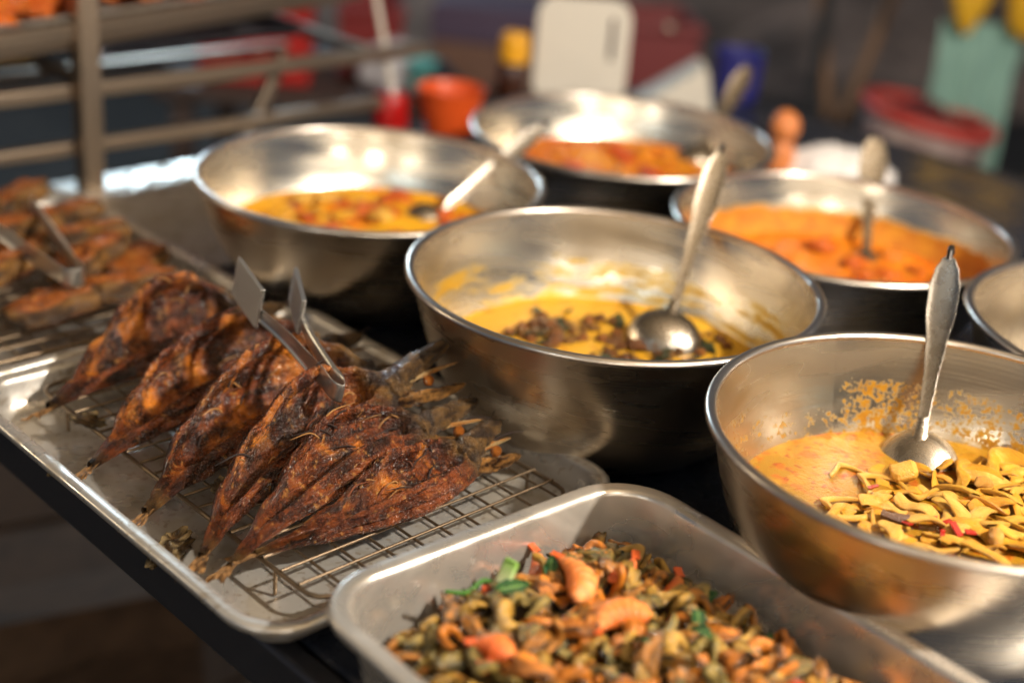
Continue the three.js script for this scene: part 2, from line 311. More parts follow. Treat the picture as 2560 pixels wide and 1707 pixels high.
makeBowl('steel bowl beside the two fish trays, with an orange and yellow curry', ...BW.B, SP.B, 2);
makeBowl('farthest steel bowl, in front of the white board', ...BW.C, SP.C, 3);
makeBowl('steel bowl with a wide orange tide mark of curry on its wall', ...BW.D, SP.D, 4);
makeBowl('nearest steel bowl, full of thick yellow curry with strips', ...BW.E, SP.E, 5);
makeBowl('steel bowl cut off by the right edge of the picture', ...BW.F, SP.F, 6);

// liquid surfaces: fn(x, z, r) -> [height, colour]
function curry(key, h, label, fn, mat, rings = 60, seg = 200) {
  const [cx, cz, R, H] = BW[key], rad = bowlR(h, H, R) - 0.0012;
  const g = grid(seg, rings, (u, v) => { const a = u * 2 * Math.PI, r = rad * Math.sqrt(v) , x = r * Math.cos(a), z = r * Math.sin(a), e = sstep(1, 0.93, v); const [y, c] = fn(x, z, v); return [x, y * e + 0.0012 * (1 - e), z, c[0], c[1], c[2], x * 10, z * 10]; }, true);
  return single('curry', g, mat, label, 'curry', new THREE.Vector3(cx, TOP + h, cz));
}
const ripple = dataTex(512, 512, (u, v) => { const n = 128 + 60 * tileN(u, v, 4, 4, 2) + 50 * tileN(u, v, 14, 14, 5) + 40 * tileN(u, v, 40, 40, 9); return [n, n, n]; }, false);
const sauce = (rough, bump = 0.0006) => phy({ vertexColors: true, roughness: rough, bumpMap: ripple, bumpScale: bump });
const spots = (x, z, f, s, lo, hi) => sstep(lo, hi, fbm(x * f + s, z * f - s, s, 3));
curry('A', 0.059, 'yellow curry left low in the middle bowl', (x, z) => {
  const n = fbm(x * 18, z * 18, 2, 4), c = mix3(lin(192, 138, 28), lin(210, 160, 48), clamp(0.5 + n)); return [0.0025 * n, mix3(c, lin(168, 92, 20), 0.7 * spots(x, z, 60, 4, 0.16, 0.34))];
}, sauce(0.35));
curry('B', 0.064, 'orange and yellow curry in the bowl beside the fish trays', (x, z) => {
  const n = fbm(x * 22, z * 22, 8, 4), c = mix3(lin(214, 140, 20), lin(236, 176, 30), clamp(0.5 + n * 1.4)); return [0.010 * fbm(x * 28, z * 28, 3, 3), mix3(c, lin(206, 92, 22), 0.8 * spots(x, z, 30, 6, 0.05, 0.25))];
}, sauce(0.32));
curry('C', 0.07, 'orange curry in the farthest bowl', (x, z) => {
  const n = fbm(x * 16, z * 16, 5, 4); return [0.005 * fbm(x * 30, z * 30, 3, 3), mix3(mix3(lin(206, 96, 14), lin(226, 150, 24), clamp(0.45 + n * 1.5)), lin(190, 70, 14), 0.6 * spots(x, z, 26, 9, 0.05, 0.25))];
}, sauce(0.25));
curry('D', 0.06, 'thick red orange curry under the orange tide mark', (x, z) => {
  const n = fbm(x * 20, z * 20, 11, 4); return [0.008 * fbm(x * 34, z * 34, 3, 4), mix3(mix3(lin(196, 96, 15), lin(212, 128, 26), clamp(0.5 + n * 1.4)), lin(184, 70, 13), 0.7 * spots(x, z, 40, 2, 0.08, 0.26))];
}, sauce(0.3));
curry('E', 0.07, 'glossy yellow orange curry filling the nearest bowl', (x, z) => {
  const n = fbm(x * 14, z * 14, 6, 4); const c = mix3(lin(134, 92, 12), lin(152, 110, 20), clamp(0.5 + n * 1.3));
  const dd = (z + 0.055) * 0.75 + (x + 0.035) * 0.75, heap = sstep(0, 0.09, dd) * sstep(0.145, 0.11, Math.hypot(x, z));
  return [0.0012 * fbm(x * 40, z * 40, 3, 4) + heap * (0.0085 + 0.006 * fbm(x * 60, z * 60, 9, 3)), mix3(mix3(mix3(c, lin(178, 126, 44), 0.5 * spots(x, z, 36, 15, 0.06, 0.22)), lin(162, 78, 10), 0.8 * spots(x, z, 80, 5, 0.1, 0.2)), lin(130, 36, 10), 0.85 * spots(x, z, 150, 2, 0.2, 0.26))];
}, phy({ vertexColors: true, roughness: 0.4, specularIntensity: 0.6, bumpMap: ripple, bumpScale: 0.0016 }), 110, 340);
curry('F', 0.045, 'brown soup low in the bowl at the right edge', (x, z) => [0.002 * fbm(x * 20, z * 20, 2, 3), mix3(lin(110, 56, 24), lin(140, 84, 34), clamp(0.5 + fbm(x * 20, z * 20, 4, 3)))], sauce(0.25));

// ---------------------------------------------------------------- ladles: a scoop seen from its back, a flat dished handle with a hooked end
function ladle(label, base, tip, o = {}) {
  const b = new THREE.Vector3(base[0], TOP + base[1], base[2]), e = new THREE.Vector3(tip[0], TOP + tip[1], tip[2]);
  const Y = e.clone().sub(b), L = Y.length(); Y.normalize();
  const toCam = (o.face ? new THREE.Vector3(...o.face) : new THREE.Vector3(-0.42, 0.16, 1)); const Z = toCam.clone().addScaledVector(Y, -toCam.dot(Y)).normalize(), X = Y.clone().cross(Z).normalize();
  const t = thing('ladle', label, 'ladle', b, 0, 'ladles standing in the bowls');
  t.quaternion.setFromRotationMatrix(new THREE.Matrix4().makeBasis(X, Y, Z));
  const wide = o.wide ?? 0.0118, width = [[0, 0.0050], [0.12, 0.0047], [0.3, 0.0056], [0.5, 0.0080], [0.7, wide], [0.82, wide * 1.02], [0.92, wide * 0.82], [0.98, wide * 0.5], [1, wide * 0.3]];
  const wAt = (s) => { for (let i = 1; i < width.length; i++) if (s <= width[i][0]) { const k = (s - width[i - 1][0]) / (width[i][0] - width[i - 1][0]); return lerp(width[i - 1][1], width[i][1], k * k * (3 - 2 * k)); } return width[8][1]; };
  const sec = []; for (let i = 0; i < 28; i++) { const a = i / 28 * 2 * Math.PI, c = Math.cos(a), s = Math.sin(a); sec.push([Math.sign(c) * Math.pow(Math.abs(c), 0.6), s]); }
  const hg = grid(28, 60, (u, v) => { const [cx, cy] = sec[Math.round(u * 28) % 28], w = wAt(v), bend = 0.012 * Math.sin(v * Math.PI) * (o.bend ?? 1); return [cx * w, v * L, cy * 0.0011 + 0.0024 * Math.pow(Math.abs(cx), 3) * (w / wide) - bend * 0.6]; }, true);
  const h = part('handle', hg, M.ladle, t);
  part('hook', tube([[0, L - 0.003, 0], [0, L + 0.006, -0.001], [0, L + 0.010, -0.006], [0, L + 0.007, -0.012]], 0.0026, 16, 8), M.dark.clone(), h).material.setValues({ color: rgb(44, 38, 34), roughness: 0.35, metalness: 0.6 });
  const rx = o.rx ?? 0.034, ry = o.ry ?? 0.036, dz = o.dz ?? 0.02;
  const outer = (u, v, k) => { const a = u * 2 * Math.PI, q = v * Math.PI / 2; return [rx * k * Math.sin(q) * Math.cos(a), -ry * 0.86 + ry * k * Math.sin(q) * Math.sin(a), dz * k * Math.cos(q) - dz * 0.45]; };
  const scoop = mergeGeometries([grid(48, 14, (u, v) => outer(u, v, 1), true), grid(48, 14, (u, v) => outer(u, v, 0.95), true), grid(48, 2, (u, v) => outer(u, 1, lerp(0.95, 1, v)), true)]);
  part('scoop', scoop, M.ladle, t);
  part('neck', taperTube([[0, 0.012, -0.001], [0, 0.0, 0.0005], [0, -0.01, 0.002]], [0.0046, 0.006, 0.009], 12, 12).scale(1, 1, 0.6), M.ladle, t);
  return t;
}
ladle('ladle with a wide flat handle standing in the nearest bowl', [0.327, 0.088, -1.006], [0.345, 0.208, -1.086]);
ladle('ladle with a long curved handle in the middle bowl', [0.1455, 0.087, -1.218], [0.187, 0.207, -1.345], { wide: 0.0118, rx: 0.035, ry: 0.03, face: [-0.15, 0.3, 1] });
ladle('ladle lying slanted in the bowl beside the fish trays', [-0.092, 0.068, -1.499], [0.014, 0.158, -1.566], { wide: 0.0098, rx: 0.026, ry: 0.028, face: [0.1, 0.5, 0.9] });
ladle('dark handled ladle in the farthest bowl', [0.2257, 0.085, -1.803], [0.284, 0.172, -1.9], { wide: 0.0125, rx: 0.026, ry: 0.026, face: [-0.35, 0.1, 1] });
ladle('upright ladle in the bowl with the orange tide mark', [0.3847, 0.064, -1.503], [0.4, 0.163, -1.618], { wide: 0.0155, rx: 0.03, ry: 0.03, face: [-0.1, 0.3, 1] });

// ---------------------------------------------------------------- food in the bowls
const foodMat = phy({ vertexColors: true, roughness: 0.32, bumpMap: ripple, bumpScale: 0.0016 });
{ // strips and tubes heaped in the nearest bowl
  const [cx, cz] = BW.E, cy = [lin(212, 152, 40), lin(218, 166, 62), lin(204, 142, 34), lin(214, 164, 72)];
  const cy0 = (k) => cy[k % 4];
  const strips = []; for (let k = 0; k < 10; k++) { const L = rr(0.036, 0.062), W = rr(0.0055, 0.0088), A1 = rr(0.0016, 0.0036), ph = rr(0, 6), tw = rr(-0.4, 0.4), bz = rr(-0.022, 0.022), sd = k * 3.1; // limp slices: bent, twisted, ragged at the ends
    strips.push(grid(16, 26, (u, v) => { const a = u * 2 * Math.PI, q = v - 0.5, n = fbm(v * 5 + sd, Math.cos(a) * 1.2, Math.sin(a) + sd, 3), end = Math.pow(Math.sin(Math.PI * clamp(0.004 + 0.992 * v)), 0.13), cx = Math.sign(Math.cos(a)) * Math.pow(Math.abs(Math.cos(a)), 0.8) * W * end * (1 + 0.22 * n + 0.1 * Math.sin(v * 5 + sd)), cy = Math.sin(a) * 0.0024 * end * (1 + 0.6 * n), t = tw * q * 2; const c = mix3(mix3(cy0(k), lin(188, 118, 24), clamp(0.2 + 1.2 * n)), lin(220, 178, 96), 0.6 * sstep(0.1, 0.35, fbm(v * 16, Math.cos(a) * 3 + sd, 1, 2))); return [q * L, cy * Math.cos(t) + cx * Math.sin(t) + A1 * Math.sin(q * 9 + ph) + 0.06 * cx * cx / W, cx * Math.cos(t) - cy * Math.sin(t) + bz * (Math.sin(v * 3.1) + 0.35 * Math.sin(v * 7 + ph)), ...c]; }, true)); }
  const tubes = []; for (let k = 0; k < 5; k++) { const L = rr(0.02, 0.032), b = rr(0.004, 0.010); const g = taperTube([[-L / 2, 0, 0], [-L / 6, b * 0.7, 0.002], [L / 6, b, 0], [L / 2, 0.001, -0.003]], [0.001, 0.0055, 0.006, 0.0055, 0.001], 22, 12), p = g.attributes.position, col = [];
    for (let i = 0; i < p.count; i++) { const n = fbm(p.getX(i) * 160 + k, p.getY(i) * 160, p.getZ(i) * 160, 3); p.setXYZ(i, p.getX(i) + n * 0.0016, p.getY(i) + n * 0.0022, p.getZ(i) + n * 0.0022); col.push(...mix3(lin(200, 148, 66), lin(176, 112, 34), clamp(0.3 + n * 1.2))); }
    g.setAttribute('color', new THREE.Float32BufferAttribute(col, 3)); g.computeVertexNormals(); tubes.push(g); }
  const chili = [0, 1].map((k) => noisyBox(0.012, 0.0016, 0.0055, k + 40, 0.4, 0.5, () => lin(168, 34, 16))), bark = noisyBox(0.02, 0.006, 0.009, 60, 0.5, 0.2, (x, y, z, n) => mix3(lin(70, 44, 34), lin(120, 84, 60), clamp(0.4 + n)));
  const put = (name, g, label, cat, group, x, z, y, rx, ry, rz) => { const sc = group ? rr(0.6, 1.08) : 1; const m = single(name, g, foodMat, label, cat, new THREE.Vector3(cx + x, TOP + y, cz + z), 0, group); m.rotation.set(rx, ry, rz); m.scale.setScalar(sc); return m; };
  let n = 0, tries = 0; const placed = [];
  while (n < 112 && tries++ < 5000) {
    const x = rr(-0.15, 0.15), z = rr(-0.12, 0.15), r = Math.hypot(x, z); if (r > 0.114) continue;
    // the heap lies on the near and right side, the back left is open sauce
    const d = (z + 0.055) * 0.75 + (x + 0.035) * 0.75; if (d < 0.0 && rnd() > 0.03) continue; if (Math.abs(x - 0.011) < 0.03 && z < -0.075) continue;
    if (placed.some(([a, b]) => Math.hypot(a - x, b - z) < 0.0082)) continue; placed.push([x, z]);
    const lift = 0.0726 + 0.0096 * sstep(0, 0.09, d) * sstep(0.15, 0.118, r) + rr(-0.002, 0.003), isT = rnd() < 0.06;
    if (isT) put('curry_tube', pick(tubes), 'pale yellow curled piece in the thick curry of the nearest bowl', 'food piece', 'curled pieces in the nearest curry', x, z, lift, rr(-0.4, 0.4), rr(0, 6.28), rr(-0.35, 0.35));
    else put('curry_strip', pick(strips), 'flat yellow strip in the thick curry of the nearest bowl', 'food piece', 'flat strips in the nearest curry', x, z, lift, rr(-0.3, 0.3), rr(0, 6.28), rr(-0.12, 0.12));
    n++;
  }
  for (let k = 0; k < 16; k++) { const x = rr(-0.08, 0.12), z = rr(-0.06, 0.12); if (Math.hypot(x, z) > 0.135) continue; put('chili_slice', pick(chili), 'small red chili slice in the nearest curry', 'chili', 'chili slices in the nearest curry', x, z, 0.0765 + 0.009 * sstep(0, 0.09, (z + 0.055) * 0.75 + (x + 0.035) * 0.75), rr(-0.4, 0.4), rr(0, 6.28), rr(-0.4, 0.4)); }
  put('bark_chip', bark, 'dark brown chip lying across the strips of the nearest curry', 'food piece', undefined, -0.035, 0.01, 0.0815, 0.1, -0.5, 0.1);
  put('yellow_cube', noisyBox(0.017, 0.013, 0.015, 77, 0.2, 0, () => lin(204, 152, 52)), 'square yellow chunk by the left wall of the nearest bowl', 'food piece', undefined, -0.133, -0.022, 0.073, 0.3, 0.7, 0.2);
  put('yellow_wedge', noisyBox(0.02, 0.011, 0.015, 81, 0.2, 0, () => lin(204, 150, 58)), 'yellow wedge leaning on the scoop of the front ladle', 'food piece', undefined, -0.012, -0.066, 0.08, 0.5, 0.2, 0.3);
}
{ // minced meat and leaves left in the middle bowl
  const [cx, cz] = BW.A, crumb = []; const C = [[lin(140, 84, 36), lin(90, 52, 24)], [lin(168, 100, 40), lin(116, 68, 28)], [lin(58, 62, 26), lin(32, 38, 18)], [lin(150, 104, 44), lin(104, 66, 26)]];
  for (let k = 0; k < 8; k++) crumb.push(blob(k * 2.3, [0.0075, 0.0055, 0.010, 0.006][k % 4], [0.003, 0.004, 0.0016, 0.0034][k % 4], [0.0045, 0.005, 0.0055, 0.0035][k % 4], 0.9, 1.7, (x, y, z, q) => mix3(...C[k % 4], clamp(q - 0.4)), 12, 8));
  for (const [gx, gz, num, sp] of [[-0.052, -0.05, 34, 0.019], [0.0, -0.03, 7, 0.03], [0.05, -0.03, 26, 0.026], [0.05, 0.03, 12, 0.03], [0.01, -0.075, 9, 0.02], [-0.04, -0.085, 7, 0.018], [0.1, -0.06, 10, 0.015]]) for (let i = 0; i < num; i++) {
    const a = rr(0, 6.28), q = Math.sqrt(rnd()) * sp * 1.5, x = gx + q * Math.cos(a) * 1.3, z = gz + q * Math.sin(a); if (Math.hypot(x, z) > 0.132) continue;
    const m = single('meat_crumb', pick(crumb), foodMat, 'crumb of brown mince and herbs in the low yellow curry', 'food piece', new THREE.Vector3(cx + x, TOP + 0.060 + 0.005 * Math.exp(-q * q / (sp * sp)), cz + z), rr(0, 6.28), 'mince crumbs in the middle bowl'); m.scale.setScalar(rr(0.6, 1.3)); m.rotation.set(rr(-0.5, 0.5), rr(0, 6.28), rr(-0.5, 0.5));
  }
}
for (const [key, h, num, C, lab] of [['B', 0.067, 46, [[lin(232, 178, 44), lin(206, 130, 24)], [lin(214, 110, 34), lin(186, 70, 20)], [lin(236, 196, 90), lin(214, 150, 50)]], 'soft yellow or orange vegetable chunk in the curry beside the fish trays'], ['C', 0.071, 22, [[lin(230, 160, 40), lin(206, 110, 24)], [lin(206, 90, 24), lin(186, 66, 18)]], 'orange chunk floating in the farthest curry'], ['D', 0.062, 34, [[lin(206, 108, 22), lin(188, 80, 16)], [lin(214, 136, 42), lin(200, 102, 24)]], 'lumpy orange piece in the thick red orange curry']]) {
  const [cx, cz] = BW[key], gs = C.map((c, k) => blob(k * 5.1 + key.charCodeAt(0), 0.014, 0.007, 0.0105, 0.4, 1.6, (x, y, z, q) => mix3(...c, clamp(q - 0.4)), 16, 10));
  for (let i = 0; i < num; i++) { const a = rr(0, 6.28), q = Math.sqrt(rnd()) * 0.125, m = single('curry_chunk', pick(gs), foodMat, lab, 'food piece', new THREE.Vector3(cx + q * Math.cos(a), TOP + h + rr(-0.002, 0.003), cz + q * Math.sin(a)), rr(0, 6.28), `chunks in curry ${key === 'B' ? 'beside the trays' : key === 'C' ? 'of the farthest bowl' : 'with the tide mark'}`); m.scale.setScalar(rr(0.6, 1.2)); }
}

// ---------------------------------------------------------------- trays with wire racks
const TRAYP = [[0, 0], [0.004, 0.0006], [0.010, 0.0035], [0.0145, 0.010], [0.0185, 0.024], [0.0195, 0.0275], [0.0215, 0.0295], [0.0275, 0.0305], [0.0315, 0.0295], [0.0325, 0.0265], [0.031, 0.0235]];
function flatTray(label, a0, a1, b0, b1, h, turn = 0) {
  const t = thing('metal_tray', label, 'tray', S((a0 + a1) / 2, (b0 + b1) / 2, h), TH + turn, 'shallow metal fish trays');
  const off = 0.0325, hx = (b1 - b0) / 2 - off, hz = (a1 - a0) / 2 - off;
  part('tray_pan', panLoft(hx, hz, 0.012, TRAYP, true, 0.0016), M.tray, t);
  return t;
}
flatTray('shallow metal tray under the whole fried fish', 0.612, 1.062, 0.424, 0.774, 0.0045);
flatTray('shallow metal tray under the fried fish steaks', 1.064, 1.486, 0.402, 0.752, 0.0045, 0.01);
function wireRack(label, a0, a1, b0, b1, h, foot) {
  const A = (a0 + a1) / 2, B = (b0 + b1) / 2, t = thing('wire_rack', label, 'wire rack', S(A, B, foot), TH, 'wire racks in the fish trays');
  const y = h - foot, hx = (b1 - b0) / 2, hz = (a1 - a0) / 2, loop = roundLoop(hx, hz, 0.016, 6).map(([x, z]) => new THREE.Vector3(x, y, z));
  part('frame', tube(loop, 0.0019, 160, 8, true), M.wire, t);
  const gx = new THREE.CylinderGeometry(0.0012, 0.0012, hx * 2, 6).rotateZ(Math.PI / 2), gz = new THREE.CylinderGeometry(0.0012, 0.0012, hz * 2, 6).rotateX(Math.PI / 2);
  for (let z = -hz + 0.0205; z < hz - 0.01; z += 0.0208) { const w = part('wire', gx, M.wire, t); w.position.set(0, y + 0.0026, z); w.rotation.y = rr(-0.004, 0.004); }
  for (let x = -hx + 0.0255; x < hx - 0.012; x += 0.0258) { const w = part('wire', gz, M.wire, t); w.position.set(x, y + 0.0002, 0); }
  for (const sx of [-1, 1]) for (const sz of [-1, 1]) part('foot', new THREE.CylinderGeometry(0.0015, 0.0015, y, 6).translate(sx * hx, y / 2, sz * hz * 0.75), M.wire, t);
  return t;
}
wireRack('wire rack carrying the whole fried fish', 0.640, 1.036, 0.488, 0.733, 0.026, 0.0055);
wireRack('wire rack under the fried fish steaks', 1.098, 1.450, 0.452, 0.705, 0.026, 0.0055);

// ---------------------------------------------------------------- whole fried fish, split open along the belly
const skinBump = dataTex(512, 512, (u, v) => { const n = 128 + 60 * tileN(u, v, 3, 1.4, 2) + 60 * tileN(u, v, 6.5, 3.4, 6) + 56 * tileN(u, v, 13, 8, 3); return [n, n, n]; }, false, [3, 2]);
const fryRough = dataTex(256, 256, (u, v) => { const n = 0.52 + 0.5 * tileN(u, v, 6, 9, 5) + 0.35 * tileN(u, v, 20, 24, 1); return [255, 255 * clamp(n, 0.25, 0.95), 255]; }, false, [3, 2]);
M.fish = phy({ vertexColors: true, roughness: 0.36, roughnessMap: fryRough, bumpMap: skinBump, bumpScale: 0.0034, specularIntensity: 1 });
M.fin = phy({ vertexColors: true, roughness: 0.6, bumpMap: skinBump, bumpScale: 0.0006, side: THREE.DoubleSide });
const FC = { char: lin(32, 23, 19), deep: lin(42, 23, 15), red: lin(84, 41, 22), rust: lin(124, 62, 28), amber: lin(206, 122, 38), tan: lin(176, 124, 66), olive: lin(112, 82, 46), grey: lin(54, 42, 34), bone: lin(208, 178, 126) };
const table = (T, t) => { for (let i = 1; i < T.length; i++) if (t <= T[i][0]) { const k = (t - T[i - 1][0]) / (T[i][0] - T[i - 1][0]), s = k * k * (3 - 2 * k); return lerp(T[i - 1][1], T[i][1], s); } return T[T.length - 1][1]; };
const WP = [[0, 0.10], [0.12, 0.2], [0.28, 0.48], [0.44, 0.8], [0.6, 1], [0.75, 1], [0.88, 0.8], [1, 0.52]], HP = [[0, 0.12], [0.12, 0.24], [0.28, 0.56], [0.44, 0.88], [0.6, 1.02], [0.76, 0.94], [0.9, 0.68], [1, 0.46]];
function friedFish(label, pts, o) {
  const s = o.seed, A = pts[1][0], B = pts[1][1], H0 = 0.0292, t = thing('fried_fish', label, 'fried fish', S(A, B, H0), TH, 'whole fried fish on the rack');
  const curve = new THREE.CatmullRomCurve3(pts.map(([a, b, h]) => new THREE.Vector3(b - B, h - H0, -(a - A))), false, 'centripetal');
  const frame = (q) => { const c = curve.getPoint(q), T = curve.getTangent(q).normalize(), side = new THREE.Vector3(0, 1, 0).cross(T).normalize(), up = T.clone().cross(side).normalize(); return [c, side, up, T]; }; // side points to -far? fixed below
  const NU = 210, NV = 330, rings = [];
  for (let j = 0; j <= NV; j++) {
    const q = j / NV, [c, side, up] = frame(q), far = side.z < 0 ? side : side.clone().negate();
    const w = o.w * table(WP, q) * (1 + 0.22 * nz(q * 3.2, s * 2, 4)), Hf = o.hf * table(HP, clamp(q + 0.03 * nz(q * 5, s, 1))), Hn = o.hn * table(HP, clamp(q + 0.05 * nz(q * 4, s, 6))), cv = o.cav * sstep(0.08, 0.3, q) * sstep(0.98, 0.86, q), fl = 0.14 * Math.min(Hf, Hn);
    const wob = 0.12 * nz(q * 6, s, 9), top = Math.max(Hf, Hn) * 0.96, M2 = (x0, y0, x1, y1) => [w * lerp(x0, x1, cv), lerp(y0, y1, cv)];
    // open: a thin tall far wall that curls inwards, a floor, a thick rolled near wall; closed: a plain rounded back
    const P = [[0, 0], [w * 0.7, 0.03 * Hf], [w * 1.08, 0.38 * Hf], [w * (1.02 + wob), 0.78 * Hf], M2(0.8, 0.93 * Hf, 0.8 + wob, Hf), M2(0.62, 0.97 * Hf, 0.72 + wob, 0.85 * Hf), M2(0.44, top, 0.84 + wob, 0.5 * Hf), M2(0.24, top, 0.62, fl * 1.6), M2(0.04, top, 0.1, fl), M2(-0.18, top, -0.26, lerp(fl, Hn, 0.5)), M2(-0.42, Hn, -0.46 + wob, Hn * 0.97), [-w * (0.78 - wob), Hn * 0.86], [-w * 1.02, 0.42 * Hn], [-w * 0.74, 0.03 * Hn]];
    const rl = (o.roll ?? 0.36) * sstep(0.08, 0.35, q), cr = Math.cos(rl), sr = Math.sin(rl); // the fish lies rolled over, its belly open to the front
    const sec = new THREE.CatmullRomCurve3(P.map(([x, y]) => new THREE.Vector3(x * cr - y * sr * 0.8, y * cr + (x + w * 0.8) * sr, 0)), true, 'centripetal').getSpacedPoints(NU);
    rings.push({ c, far, up, sec, w, Hf, Hn, cv, mid: Math.max(Hf, Hn) * 0.45 });
  }
  const g = grid(NU, NV, (u, v, uu) => {
    const R = rings[Math.round(v * NV)], p = R.sec[Math.round(u * NU) % NU], along = v * 0.27, x = p.x, y = p.y;
    let dx = x * 0.9, dy = y - R.mid; const l = Math.hypot(dx, dy) || 1; dx /= l; dy /= l;
    const fx = x * 55, fy = y * 55, fa = along * 16; // fibres run along the fish
    const ua = uu + 0.02 * nz(along * 12, s, 3), gr = (k, wd) => Math.exp(-Math.pow((ua - k) / wd, 2)); const low = fbm(fx * 0.35 + s, fy * 0.35, along * 13 + s, 3), warp = 1.4 * fbm(along * 30, fx * 0.4, s, 2), fib = 1 - Math.abs(2 * fbm(fx * 1.5 + warp, fy * 1.5, fa + s, 3)) * 2, fine = fbm(fx * 4, fy * 4, along * 210 + s, 3), ins = R.cv * sstep(0.28, 0.34, uu) * sstep(0.7, 0.64, uu), grain = fbm(fx * 9, fy * 9, along * 330 + s, 2), ribs = ins * Math.sin((along + x * 0.35 + 0.002 * low) * 1300) * sstep(0.42, 0.36, uu) * sstep(0.22, 0.26, uu), crease = clamp(sstep(0.03, 0.12, v) * sstep(0.82, 0.55, v) * (gr(0.80, 0.014) + 0.8 * gr(0.87, 0.010) + 0.9 * gr(0.74, 0.008) + 0.6 * gr(0.23, 0.008)));
    const scale = clamp(R.w / 0.02, 0.15, 1), d = scale * (0.0022 * low + (0.0010 + 0.0007 * ins) * fib + (0.0008 + 0.0005 * ins) * fine + (0.0009 + 0.0003 * ins) * grain + 0.0005 * ribs - 0.0046 * crease);
    const P = R.c.clone().addScaledVector(R.far, x + dx * d).addScaledVector(R.up, Math.max(y + dy * d, 0));
    // colour: skin outside, roasted flesh in the opened belly, burnt edges and creases, grey hide near the head
    const top = clamp(y / Math.max(R.Hf, R.Hn)), inside = R.cv * sstep(0.3, 0.36, uu) * sstep(0.7, 0.64, uu), n1 = fbm(along * 30 + s, fx * 0.35, fy * 0.35, 4), n2 = fbm(along * 70, fx * 1.2 + s, fy, 3);
    let c = mix3(FC.deep, FC.red, clamp(0.5 + (0.6 + 0.7 * ins) * n1 + 0.5 * fib)); c = mix3(c, FC.rust, sstep(0.06, 0.4, 0.7 * n2 + 0.35 * fib) * 0.7);
    c = mix3(c, mix3(FC.rust, FC.amber, clamp(0.5 + 1.6 * n2)), inside * sstep(-0.12, 0.18, n1 + o.amber)); c = mix3(c, FC.char, inside * 0.8 * sstep(0.0, 0.2, fbm(along * 40, fx * 0.5 + s, fy * 0.5, 3) - 0.3 * o.amber)); c = mix3(c, FC.tan, 0.6 * sstep(0.2, 0.36, fine + 0.3 * n2)); c = mix3(c, FC.deep, 0.6 * sstep(0.12, 0.34, -fine - 0.2 * n2)); c = mix3(c, FC.char, 0.7 * sstep(0.1, 0.4, -grain - 0.4 * fib + 0.1)); c = mix3(c, FC.rust, 0.5 * sstep(0.15, 0.4, grain + 0.2 * fib));
    c = mix3(c, FC.char, sstep(0.04, 0.26, fbm(along * 14 + s * 3, fx * 0.6, fy * 0.6 + s, 4) + (o.char ?? 0)) * 0.66);
    c = mix3(c, mix3(FC.grey, FC.olive, clamp(0.3 + 2.2 * n2)), sstep(0.84, 0.97, v + 0.1 * n1)); c = mix3(c, mix3(FC.olive, FC.char, clamp(0.5 + 2 * n2)), sstep(0.1, 0.02, v + 0.04 * n1));
    return [P.x, P.y, P.z, c[0], c[1], c[2], uu * 1.3, v * 2];
  }, true);
  part('body', g, M.fish, t);
  // stringy flesh torn loose along the opening
  const fib = [];
  for (let i = 0; i < 11; i++) {
    const q = rr(0.34, 0.86), R = rings[Math.round(q * NV)], k = Math.floor(rr(0.3, 0.62) * NU), p = R.sec[k], P0 = R.c.clone().addScaledVector(R.far, p.x).addScaledVector(R.up, p.y), T = frame(q)[3], L = rr(0.008, 0.024);
    const e = T.clone().multiplyScalar(L * (rnd() < 0.5 ? 1 : -1)).addScaledVector(R.far, rr(-0.4, 0.4) * L).addScaledVector(R.up, rr(0.02, 0.3) * L), gg = taperTube([P0.clone().addScaledVector(e, -0.4).addScaledVector(R.up, -0.003), P0.clone().addScaledVector(R.up, 0.0025), P0.clone().add(e)], [0.0010, 0.0007, 0.0002], 8, 5);
    const c = mix3(pick([FC.rust, FC.tan, FC.deep, FC.char]), FC.deep, rnd() * 0.5), n = gg.attributes.position.count, col = new Float32Array(n * 3); for (let m = 0; m < n; m++) col.set(c, m * 3); gg.setAttribute('color', new THREE.BufferAttribute(col, 3)); fib.push(gg);
  }
  tag(part('flesh_shreds', mergeGeometries(fib), M.fin, t), undefined, undefined, undefined, 'stuff');
  // tail fin: a ragged fan behind the stalk
  { const [c, , , T] = frame(0), dir = T.clone().negate(), L = o.tail ?? 0.026, spread = new THREE.Vector3(0, 0.35, 1).addScaledVector(dir, -dir.z).normalize();
    const tg = grid(26, 14, (u, v) => { const a = (u - 0.5) * 2, ray = Math.abs(((u * 9) % 1) - 0.5) * 2, l = L * v * (0.8 + 0.12 * ray * (0.5 + nz(u * 9, s, 2)) + 0.25 * Math.abs(a)), wid = lerp(0.004, 0.0115, v); const P = c.clone().addScaledVector(T, 0.006).addScaledVector(dir, l).addScaledVector(spread, a * wid); P.y += 0.004 * nz(u * 4, v * 4, s) * v + 0.0022 - 0.06 * l; const k = mix3(mix3(FC.olive, FC.tan, clamp(0.2 + ray * 0.5 + nz(u * 20, v * 6, s))), FC.char, sstep(0.2, 0.5, fbm(u * 6, v * 5, s, 3) + 0.15)); return [P.x, P.y, P.z, ...k]; });
    part('tail_fin', tg, M.fin, t); }
